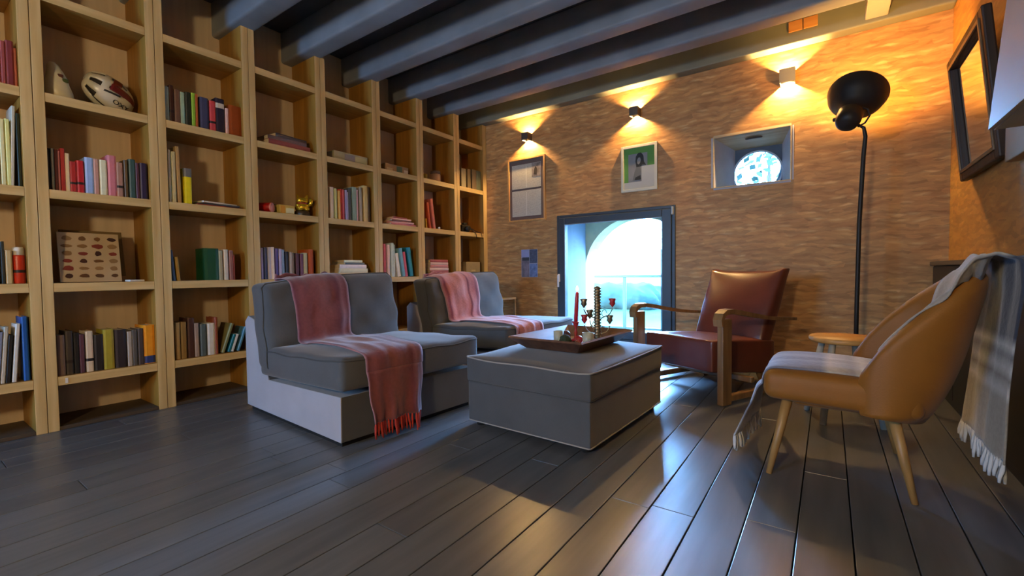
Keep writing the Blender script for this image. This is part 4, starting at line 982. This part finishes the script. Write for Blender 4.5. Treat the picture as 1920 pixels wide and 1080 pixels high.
# ------------------------------------------------------------------ red leather armchair
ac = thing('armchair', 'oxblood leather armchair with curved wooden arms before the chipboard wall', 'armchair', (2.735, 3.325, 0), math.radians(-25.2))
hx, hy, hz = .293, .36, .122
def rs(p):
    u, v = p.x/hx, p.y/hy; top = p.z > 0; k = max(0, 1-u*u)*max(0, 1-v*v)
    return Vector((p.x, p.y+.36, p.z+.288+(k**.6*.022 if top else 0)-.055*(v+1)/2+(.03*(1-(v+1)/2) if not top else 0)))
V, F = cushion(hx, hy, hz, .014, (12, 14, 4), rs, 2); MB().add(V, F, True).build('seat', LEATH, ac)
bx, bty, bz = .293, .065, .265
def rb(p):
    u, v, w = p.x/bx, p.y/bty, p.z/bz; k = max(0, 1-u*u)*max(0, 1-w*w)
    y = p.y*(1-.25*max(0, w)) - (k**.6*.055 if p.y < 0 else -.02*k) + .735 + .115*w
    z = p.z+.605 + .030*(abs(u)**6)*max(0, w)**3
    return Vector((p.x*(1+.02*w+.05*max(0, w)**6*abs(u)), y, z))
V, F = cushion(bx, bty, bz, .022, (12, 3, 12), rb, 3); MB().add(V, F, True).build('backrest', LEATH, ac)
for s in (-1, 1):
    x = s*.375
    MB().bbox(x-.022, x+.022, -.035, .060, .0, .565, .008).build('front_leg', ARMW, ac)
    # bentwood arm: curved over the front post, sweeping down to the back
    P = [(-.045, .520), (-.050, .560), (-.035, .592), (.0, .610), (.06, .612), (.16, .597), (.30, .572), (.45, .548), (.60, .532), (.80, .520)]
    H = [.012, .014, .015, .016, .016, .015, .014, .013, .012, .010]
    up = []; lo = []
    for k, (a, b) in enumerate(P):
        a0, b0 = P[max(k-1, 0)]; a1_, b1 = P[min(k+1, len(P)-1)]; t_ = Vector((a1_-a0, b1-b0)).normalized(); nn = Vector((-t_.y, t_.x))*H[k]
        up.append((a+nn.x, b+nn.y)); lo.append((a-nn.x, b-nn.y))
    w = .032; prof = up+lo[::-1]
    MB().prism(prof, x-w, x+w, 'x').build('armrest', ARMW, ac)
    P = [(.56, .20), (.60, .10), (.66, .0)]
    MB().tube([(s*.25, a, b) for a, b in P], [.022, .020, .016], 10).build('rear_leg', ARMW, ac)
    MB().bbox(x-.020, x+.020, .06, .70, .02, .065, .008).build('side_rail', ARMW, ac)
MB().bbox(-.375, .375, .30, .34, .105, .145, .006).build('cross_rail', ARMW, ac)
MB().bbox(-.355, .355, .60, .64, .02, .06, .006).build('cross_rail', ARMW, ac)

# ------------------------------------------------------------------ ochre chair (faces -x)
oc = thing('easy_chair', 'ochre upholstered easy chair with wraparound back and splayed wooden legs', 'armchair', (3.75, 2.49, 0), 0)
hx, hy, hz = .265, .285, .062
def osf(p):
    u, v = p.x/hx, p.y/hy; top = p.z > 0; k = max(0, 1-u*u)*max(0, 1-v*v)
    return Vector((p.x-.085+.0*(1-v*v), p.y*(1+.02*(1-u*u)), p.z+.376+(k**.6*.030 if top else 0)+.010*(-u)))
V, F = cushion(hx, hy, hz, .040, (12, 12, 3), osf, 4); RAY['oseat'] = (V, F); MB().add(V, F, True).build('seat', OCHRE, oc)
def wing(phi, t):
    c = max(0, math.cos(phi))**.62; s_ = math.copysign(abs(math.sin(phi))**.55, math.sin(phi))
    zt = .47+.412*c**.85; zb = .306
    z = zb+(zt-zb)*t
    x = -.015+.245*c + (z-.32)*.215*c + (-.012*(1-c)*math.sin(PI*t)) - .055*c*(1-t)**5
    y = .275*s_*(1-.10*max(0, z-.55)*c)
    return Vector((x, y, z))
NP_, NT = 44, 18; mid = [[wing(-PI/2+PI*i/NP_, j/NT) for j in range(NT+1)] for i in range(NP_+1)]
Nn = []
for i in range(NP_+1):
    r = []
    for j in range(NT+1):
        du = mid[min(i+1, NP_)][j]-mid[max(i-1, 0)][j]; dv = mid[i][min(j+1, NT)]-mid[i][max(j-1, 0)]; n_ = du.cross(dv).normalized(); r.append(n_)
    Nn.append(r)
G = []
for i in range(NP_+1):
    e = min(i, NP_-i)/3.0; ke = math.sqrt(max(0, 1-(1-min(1, e))**2)) if e < 1 else 1
    row = []
    for j in range(NT+1):
        f = (1-j/NT)*6; kt = math.sqrt(max(0, 1-(1-min(1, f))**2)) if f < 1 else 1
        row.append(mid[i][j]+Nn[i][j]*.034*max(.12, ke)*max(.05, kt))
    for j in range(NT, -1, -1):
        f = (1-j/NT)*6; kt = math.sqrt(max(0, 1-(1-min(1, f))**2)) if f < 1 else 1
        row.append(mid[i][j]-Nn[i][j]*.034*max(.12, ke)*max(.05, kt))
    row.append(row[0]); G.append(row)
mb = MB(); a, b = len(G), len(G[0])-1; V = [G[i][j] for i in range(a) for j in range(b)]; F = [(i*b+j, i*b+(j+1) % b, (i+1)*b+(j+1) % b, (i+1)*b+j) for i in range(a-1) for j in range(b)]
F += [tuple(range(b)), tuple((a-1)*b+j for j in range(b))[::-1]]
RAY['wing'] = (V, [f for f in F if len(f) == 4]); mb.add(V, F, True).build('backrest', OCHRE, oc)
# rounded underside joining seat and back
def under(p):
    u = p.x/.235; return Vector((p.x-.02, p.y*(1-.16*max(0, u)**2), p.z+.345 + .01*max(0, u)**3))
V, F = cushion(.235, .262, .045, .040, (8, 8, 2), under, 4); MB().add(V, F, True).build('underside', OCHRE, oc)
for sx, tx, fx in ((0, -.26, -.325), (1, .085, .150)):
    for sy in (-1, 1):
        P0 = Vector((tx, sy*.215, .33)); P1 = Vector((fx, sy*.285, .0))
        MB().tube([P0, P0.lerp(P1, .5), P1], [.021, .017, .011], 14).build('leg', LEGW, oc)
TH = throw_material('grey_throw', None, None, {'axis': 1, 'list': [(0, 'b4b8c0'), (.05, '7c8090'), (.17, '747a90'), (.29, '848490'), (.30, 'c8bca8'), (.33, '9c928c'), (.345, 'd0c4ac'), (.36, '9c928c'), (.375, 'c8bca8'), (.40, 'a49c92'), (.55, '9c958c'), (.70, 'aca69c'), (.73, '3c4250'), (.865, '343a4a'), (.875, 'b4b4b4'), (.885, '5c5c60'), (.90, 'b4b4b4'), (.91, '6c6864'), (.925, 'b4b4b4'), (.935, '8c857a'), (1, '948c80')]})
tree2 = bvh([RAY['oseat'], RAY['wing']])
y0, y1 = -.25, .17
K = [((-.60, .13), (1, 0), (-.435, .13), False, y0-.01, y1+.10), ((-.60, .25), (1, 0), (-.400, .25), False, y0-.005, y1+.05), ((-.60, .38), (1, 0), (-.36, .38), True, y0, y1), ((-.52, .58), (.8, -.8), (-.33, .42), True, y0, y1), ((-.28, .75), (.1, -1), (-.25, .45), True, y0, y1), ((-.08, .75), (0, -1), (-.08, .45), True, y0, y1), ((.04, .75), (.1, -1), (.08, .45), True, y0, y1),
     ((-.20, .80), (.8, -.6), (.12, .5), True, y0-.01, y1), ((-.16, .95), (.8, -.6), (.2, .65), True, y0-.015, y1), ((-.05, 1.08), (.75, -.65), (.27, .83), True, y0-.01, y1), ((.15, 1.15), (.5, -.9), (.31, .90), True, y0, y1), ((.34, 1.15), (0, -1), (.36, .92), True, y0, y1), ((.60, 1.05), (-.8, -.6), (.405, .9), False, y0-.01, y1+.02), ((.7, .8), (-1, 0), (.405, .80), False, y0-.02, y1+.05), ((.7, .6), (-1, 0), (.39, .60), False, y0-.02, y1+.08), ((.7, .4), (-1, 0), (.375, .40), False, y0-.03, y1+.10), ((.7, .2), (-1, 0), (.365, .20), False, y0-.03, y1+.13)]
tt = thing('throw', 'blue grey throw with pale stripes and white fringe over the ochre chair', 'throw', oc.location, 0)
G, o = drape('cloth', K, None, 20, tree2, TH, tt, Matrix.Identity(4), seed=4, wr=.003, lift=.002, skew=.06)
WF = mat('white_fringe', 'd0d0d0', rough=.9)
fringe(G, 0, 26, .075, .008, WF, tt, 3, sway=.012); fringe(G, 1, 34, .075, .0065, WF, tt, 4, sway=.014)

# ------------------------------------------------------------------ round wooden stool
st = thing('stool', 'small round wooden stool with pale legs behind the ochre chair', 'stool', (3.705, 3.25, 0), .3)
V_ = [(.0, .455), (.165, .455), (.172, .462), (.172, .478), (.165, .486), (.0, .486)]
MB().lathe(V_, 32, cap=False).build('seat', HONEY, st)
for k in range(4):
    a = PI/4+k*PI/2; c, s_ = math.cos(a), math.sin(a)
    MB().tube([(c*.115, s_*.115, .456), (c*.16, s_*.16, .25), (c*.205, s_*.205, 0)], [.017, .019, .017], 10).build('leg', PALEW, st)
    b2 = a+PI/2; MB().tube([(c*.172, s_*.172, .19), (math.cos(b2)*.172, math.sin(b2)*.172, .19)], .009, 8).build('stretcher', PALEW, st)

# ------------------------------------------------------------------ floor lamp
fl = thing('floor_lamp', 'tall black floor lamp with bell spotlight head turned to the wall', 'floor lamp', (3.79, 4.02, 0), 0)
MB().lathe([(.0, 0), (.14, 0), (.145, .006), (.14, .018), (.03, .024), (.02, .05), (.0, .05)], 32, cap=False).build('base', BLACKM, fl)
MB().tube([(0, 0, .02), (.004, 0, .6), (.012, 0, 1.2), (.030, 0, 1.66), (.040, 0, 1.80), (.030, -.01, 1.86), (.0, -.01, 1.885)], [.014]*4+[.013, .011, .009], 12).build('pole', BLACKM, fl)
dax = Vector((.20, .62, .76)).normalized(); q = dax.to_track_quat('Z', 'Y').to_matrix().to_4x4(); hc = Vector((-.055, -.04, 1.94))
MH = Matrix.Translation(hc) @ q
MB().lathe([(0, -.085), (.040, -.082), (.066, -.065), (.076, -.03), (.078, .02), (.076, .05), (.070, .055)], 28, MH, cap=False).build('housing', BLACKM, fl)
MB().lathe([(.066, .045), (.070, .075), (.090, .110), (.135, .150), (.168, .200), (.182, .255), (.185, .262), (.180, .262), (.164, .203), (.130, .155), (.085, .116), (.062, .08), (.060, .045)], 40, MH, cap=False).build('shade', BLACKM, fl)
MB().lathe([(0, .06), (.018, .065), (.032, .09), (.030, .115), (.0, .135)], 16, MH, cap=False).build('bulb', mat('bulb_warm', 'ffe0b0', emit=(1, .62, .22), estr=25), fl)
P = [MH @ Vector((.078*math.cos(a)*1.0, -.0, .0)) for a in (0,)]
MB().tube([hc+Vector((.070, .0, .055)), hc+Vector((.105, 0, .035)), hc+Vector((.115, 0, -.01)), hc+Vector((.090, 0, -.055)), hc+Vector((.050, .01, -.072))], .006, 8).build('bracket', BLACKM, fl)
MB().lathe([(.012, 0), (.014, .003), (.014, .02), (.006, .024)], 12, Matrix.Translation(hc+Vector((-.07, 0, .0))) @ Matrix.Rotation(-PI/2, 4, 'Y')).build('knob', BLACKM, fl)
ld = bpy.data.lights.new('lamp_light', 'SPOT'); ld.energy = 95; ld.color = (1.0, .50, .12); ld.spot_size = math.radians(165); ld.spot_blend = 1.0; ld.shadow_soft_size = .07
lo = bpy.data.objects.new('lamp_light', ld); COL.objects.link(lo); lo.parent = fl; lo.matrix_local = Matrix.Translation(hc+dax*.15) @ (-dax).to_track_quat('Z', 'Y').to_matrix().to_4x4()

# ------------------------------------------------------------------ wall sconces: cube up-and-down lights
SCM = mat('sconce_grey', '8c8a80', rough=.5); SCD = mat('sconce_dark', '4c4640', rough=.5)
def sconce(x, z, s, m, label, e):
    t = thing('wall_sconce', label, 'wall lamp', (x, YB-.0005, z), 0, 'cube wall lamps'); w = s/2; d = .10; th = .005
    MB().box(-w, w, -d, -d+th, -w, w).build('front_plate', m, t)
    MB().box(-w, -w+th, -d+th, 0, -w, w).build('side_plate', m, t); MB().box(w-th, w, -d+th, 0, -w, w).build('side_plate', m, t)
    MB().box(-w+th, w-th, -.004, 0, -w, w).build('back_plate', m, t)
    MB().box(-w+th, w-th, -d+th, -.004, -.004, .004).build('led_board', mat('led_board', 'f0e0c0', rough=.5), t)
    em = mat('led_glow', 'fff0d0', emit=(1, .72, .34), estr=30)
    for sg in (-1, 1):
        MB().lathe([(0, 0), (.016, 0), (.014, .006*1), (0, .008)], 14, Matrix.Translation((0, -.05, sg*.0045)) @ Matrix.Scale(sg, 4, (0, 0, 1)), cap=False).build('led', em, t)
        l = bpy.data.lights.new('sconce_light', 'SPOT'); l.energy = e; l.color = (1.0, .60, .22); l.shadow_soft_size = .008; l.spot_size = math.radians(150); l.spot_blend = .3
        o = bpy.data.objects.new('sconce_light', l); COL.objects.link(o); o.parent = t; o.location = (0, -.05, sg*.016); o.rotation_euler = (PI if sg > 0 else 0, 0, 0)
    return t
sconce(.655, 2.505, .088, SCD, 'dark cube wall lamp above the framed newspaper', 60)
sconce(1.985, 2.515, .088, SCD, 'dark cube wall lamp above the green picture', 60)
sconce(3.325, 2.530, .115, SCM, 'grey cube wall lamp above the small niche window', 88)

# ------------------------------------------------------------------ pictures on the chipboard wall
def pic_frame(x0, x1, z0, z1, w, d, m, t):
    cx, cz = (x0+x1)/2, (z0+z1)/2
    for a, b, c, e in ((x0, x0+w, z0, z1), (x1-w, x1, z0, z1), (x0+w, x1-w, z1-w, z1), (x0+w, x1-w, z0, z0+w)):
        MB().bbox(a-cx, b-cx, -d, 0, c-cz, e-cz, .002).build('frame', m, t)
def pflat(t, cx, cz, x0, x1, z0, z1, y, m, name, th=.0012): MB().box(x0-cx, x1-cx, y-th, y, z0-cz, z1-cz).build(name, m, t)
x0, x1, z0, z1 = .345, .885, 1.505, 2.275; cx, cz = (x0+x1)/2, (z0+z1)/2
t = thing('framed_newspaper', 'two pale newspaper pages in a thin wooden frame on the wall', 'picture', (cx, YB-.0006, cz))
pic_frame(x0, x1, z0, z1, .022, .022, wood('frame_wood', 'b48444', 'd0a060', 'z', .5), t)
pflat(t, cx, cz, x0+.022, x1-.022, z0+.022, z1-.022, -.004, mat('mount_brown', '6c5c54', rough=.8), 'mount')
def text_page(name):
    m = bpy.data.materials.new(name); m.use_nodes = True; nt = m.node_tree; b = nt.nodes['Principled BSDF']; N = nt.nodes.new; L = nt.links.new
    tc = N('ShaderNodeTexCoord'); wv = N('ShaderNodeTexWave'); wv.bands_direction = 'Z'; wv.inputs['Scale'].default_value = 34; L(tc.outputs['Object'], wv.inputs['Vector'])
    n = N('ShaderNodeTexNoise'); n.inputs['Scale'].default_value = 90; L(tc.outputs['Object'], n.inputs['Vector'])
    mu = N('ShaderNodeMath'); mu.operation = 'MULTIPLY'; L(wv.outputs['Fac'], mu.inputs[0]); L(n.outputs[0], mu.inputs[1])
    r = N('ShaderNodeValToRGB'); r.color_ramp.elements[0].position = .3; r.color_ramp.elements[0].color = (*lin('c4c0b0'), 1); r.color_ramp.elements[1].position = .6; r.color_ramp.elements[1].color = (*lin('98948a'), 1)
    L(mu.outputs[0], r.inputs[0]); L(r.outputs[0], b.inputs['Base Color']); b.inputs['Roughness'].default_value = .8; return m
PAGE = text_page('newsprint')
mz = (z0+z1)/2+.005
pflat(t, cx, cz, x0+.058, x1-.062, mz+.012, z1-.075, -.006, PAGE, 'page'); pflat(t, cx, cz, x0+.058, x1-.062, z0+.065, mz-.012, -.006, PAGE, 'page')
gut = mat('page_gutter', 'cfccc0', rough=.8)
for a, b in ((mz+.012, z1-.075), (z0+.065, mz-.012)): pflat(t, cx, cz, cx-.006, cx+.006, a+.01, b-.02, -.0075, gut, 'gutter', .0006)
ph = mat('news_photo', '8a8078', rough=.7, noise=.45, nscale=22)
pflat(t, cx, cz, x1-.19, x1-.066, z1-.245, z1-.080, -.0075, ph, 'photo', .0008)
MB().prism([(x1-.165-cx, z1-.215-cz), (x1-.12-cx, z1-.225-cz), (x1-.115-cx, z1-.15-cz), (x1-.135-cx, z1-.12-cz), (x1-.155-cx, z1-.15-cz)], -.0091, -.0084).build('photo_figure', mat('photo_dark', '38302c', rough=.7), t)
def glazing(t, w, h, y):
    MB().box(-w/2, w/2, y-.0015, y, -h/2, h/2).build('glass', GLASS, t)
# green portrait picture
x0, x1, z0, z1 = 1.822, 2.203, 1.712, 2.190; cx, cz = (x0+x1)/2, (z0+z1)/2
t = thing('framed_portrait', 'white framed picture with green mount and grey portrait photo', 'picture', (cx, YB-.0006, cz))
pic_frame(x0, x1, z0, z1, .028, .022, mat('frame_white', 'd8d4bc', rough=.5), t)
pflat(t, cx, cz, x0+.027, x1-.027, z0+.027, z1-.027, -.004, mat('mount_green', '5c9444', rough=.7), 'mount')
PW_ = mat('print_white', 'b8bcb8', rough=.7)
pflat(t, cx, cz, x0+.028, x1-.028, z0+.028, z0+.10, -.006, PW_, 'page'); pflat(t, cx, cz, x1-.165, x1-.028, z0+.10, z0+.255, -.006, PW_, 'page')
pflat(t, cx, cz, x0+.075, x1-.105, z0+.10, z0+.39, -.0055, mat('photo_grey', '84888a', rough=.7, noise=.1), 'photo', .001)
PD = mat('photo_hair', '2c302e', rough=.7)
def blob(pts, m, name, y0=-.0076, y1=-.0068): MB().prism([(a-.19+0, b-.239) for a, b in pts], y0, y1).build(name, m, t)
blob([(.16, .25), (.15, .31), (.155, .36), (.18, .395), (.21, .395), (.235, .36), (.24, .30), (.262, .262), (.225, .268), (.20, .25)], PD, 'photo_hair')
blob([(.12, .115), (.14, .20), (.16, .25), (.20, .262), (.21, .20), (.20, .115)], mat('photo_body', '6c7070', rough=.7), 'photo_body')
blob([(.14, .118), (.15, .145), (.205, .165), (.21, .118)], PD, 'photo_shadow', -.0084, -.0078)
blob([(.172, .285), (.168, .32), (.18, .345), (.20, .345), (.208, .32), (.2, .29), (.186, .275)], mat('photo_face', '8c8c88', rough=.7), 'photo_face', -.0084, -.0078)
# small photo collage pinned low
x0, x1, z0, z1 = .525, .760, .825, 1.165; cx, cz = (x0+x1)/2, (z0+z1)/2
t = thing('photo_print', 'small blue and brown photo collage pinned beside the low window', 'photo', (cx, YB-.0006, cz))
pflat(t, cx, cz, x0, x1, z0, z1, 0, mat('photo_paper', 'a8a8b4', rough=.6), 'paper', .0012)
for (a, b, c, e, m) in ((0, .49, .72, 1, mat('sky_print', '98a0cc', rough=.6, noise=.08)), (.51, 1, .5, 1, mat('roof_print', '50586c', rough=.6, noise=.35, nscale=30, stretch=(1, 1, 4))), (0, .49, 0, .70, mat('stone_print', '7c7078', rough=.6, noise=.35, nscale=14)), (.51, 1, 0, .48, mat('wave_print', '6c80ac', rough=.6, noise=.4, nscale=18)), (.05, .49, .60, .72, mat('dark_print', '3c4048', rough=.6, noise=.2, nscale=20))):
    pflat(t, cx, cz, x0+.004+(x1-x0-.008)*a, x0+.004+(x1-x0-.008)*b, z0+.004+(z1-z0-.008)*c, z0+.004+(z1-z0-.008)*e, -.0013-(.0006 if m.name == 'dark_print' else 0), m, 'picture', .0006)
# ------------------------------------------------------------------ leaning mirror on the right wall
mr = thing('wall_mirror', 'dark framed mirror leaning out from the right chipboard wall', 'mirror', (XR-.008, 3.60, 1.425), 0)
mr.rotation_euler = (0, -.10, 0)
FM = wood('mirror_frame', '20130b', '3a2416', 'z', .55)
y0, y1, z0, z1, w = -.40, .40, 0, .76, .065
for a, b, c, e in ((y0, y0+w, z0, z1), (y1-w, y1, z0, z1), (y0+w-.001, y1-w+.001, z1-w, z1), (y0+w-.001, y1-w+.001, z0, z0+w)):
    MB().bbox(-.045, -.004, a, b, c, e, .008).build('frame', FM, mr)
for a, b, c, e in ((y0+w-.02, y0+w, z0+w-.02, z1-w+.02), (y1-w, y1-w+.02, z0+w-.02, z1-w+.02), (y0+w, y1-w, z1-w, z1-w+.02), (y0+w, y1-w, z0+w-.02, z0+w)):
    MB().bbox(-.052, -.044, a, b, c, e, .003).build('inner_moulding', mat('moulding_dull', '6c5438', rough=.4), mr)
MB().box(-.024, -.020, y0+w, y1-w, z0+w, z1-w).build('mirror_glass', mat('mirror_silver', 'dcdcdc', rough=.03, metal=1), mr)
MB().box(-.018, -.004, y0+.02, y1-.02, z0+.02, z1-.02).build('backing', FM, mr)
# ------------------------------------------------------------------ white cabinet and pale board, cropped at the picture's edge
wc = thing('wall_cabinet', 'white wall cabinet cut off by the picture edge, beside the mirror', 'cabinet', (XR-.001, 1.75, 1.375), 0)
MB().prism([(-.245, 0), (0, 0), (0, 1.25), (-.135, 1.25)], -.60, .60).build('body', mat('cabinet_body', '9c907c', rough=.5), wc)
MB().prism([(-.262, .002), (-.246, .002), (-.137, 1.248), (-.152, 1.248)], -.598, .598).build('door', mat('cabinet_door', '9c907c', rough=.5, noise=.02), wc)
pb = thing('pinboard', 'pale beige board on the wall between the mirror and white cabinet', 'board', (XR-.001, 2.72, 1.375), 0)
MB().bbox(-.05, 0, -.36, .40, 0, 1.1, .004).build('board', mat('board_beige', 'a88c64', rough=.8, noise=.05), pb)
# ------------------------------------------------------------------ black sideboard along the right wall
sb = thing('sideboard', 'low black sideboard along the right wall behind the ochre chair', 'sideboard', (XR-.001, 2.75, 0), 0)
BK = mat('black_lacquer', '0c0c0e', rough=.45); BT_ = mat('sideboard_top', '4c4640', rough=.5, noise=.06)
MB().bbox(-.085, 0, -1.85, 1.85, .0, .895, .004).build('body', BK, sb)
MB().bbox(-.105, 0, -1.86, 1.86, .8955, .925, .004).build('top', BT_, sb)
for k in range(5): MB().bbox(-.092, -.0855, -1.83+.732*k, -1.83+.732*k+.722, .05, .885, .003).build('door', BK, sb)
# ------------------------------------------------------------------ small table in the corner behind the far sofa
sd = thing('side_table', 'small wooden side table in the corner behind the far sofa', 'table', (.34, 4.28, 0), 0)
SW = wood('table_wood', '9c7c4c', 'b8986c', 'y', .5)
MB().bbox(-.22, .22, -.17, .17, .565, .588, .004).build('tabletop', SW, sd)
for sx in (-1, 1):
    for sy in (-1, 1): MB().bbox(sx*.205-.012, sx*.205+.012, sy*.155-.012, sy*.155+.012, 0, .565, .003).build('leg', SW, sd)
MB().bbox(-.20, .20, -.012+.155, .012+.155, .12, .14, .003).build('rail', SW, sd)
# ------------------------------------------------------------------ globe floor lamp behind the viewer (source of the room light)
pl = thing('globe_lamp', 'white globe floor lamp standing behind the viewer', 'floor lamp', (3.1, -1.6, 0))
MB().lathe([(0, 0), (.15, 0), (.15, .02), (.02, .03), (.012, .05), (.012, 1.62), (.03, 1.64), (.03, 1.655), (0, 1.655)], 24, cap=False).build('stand', BLACKM, pl)
V, F = rbox(.125, .125, .125, .1249, (1, 1, 1), 6); gm = mat('globe_glow', 'ffffff', emit=(1, .75, .42), estr=4)
gm.node_tree.nodes['Principled BSDF'].inputs['Alpha'].default_value = .12
MB().add([(p[0], p[1], p[2]+1.78) for p in V], F, True).build('shade', gm, pl)
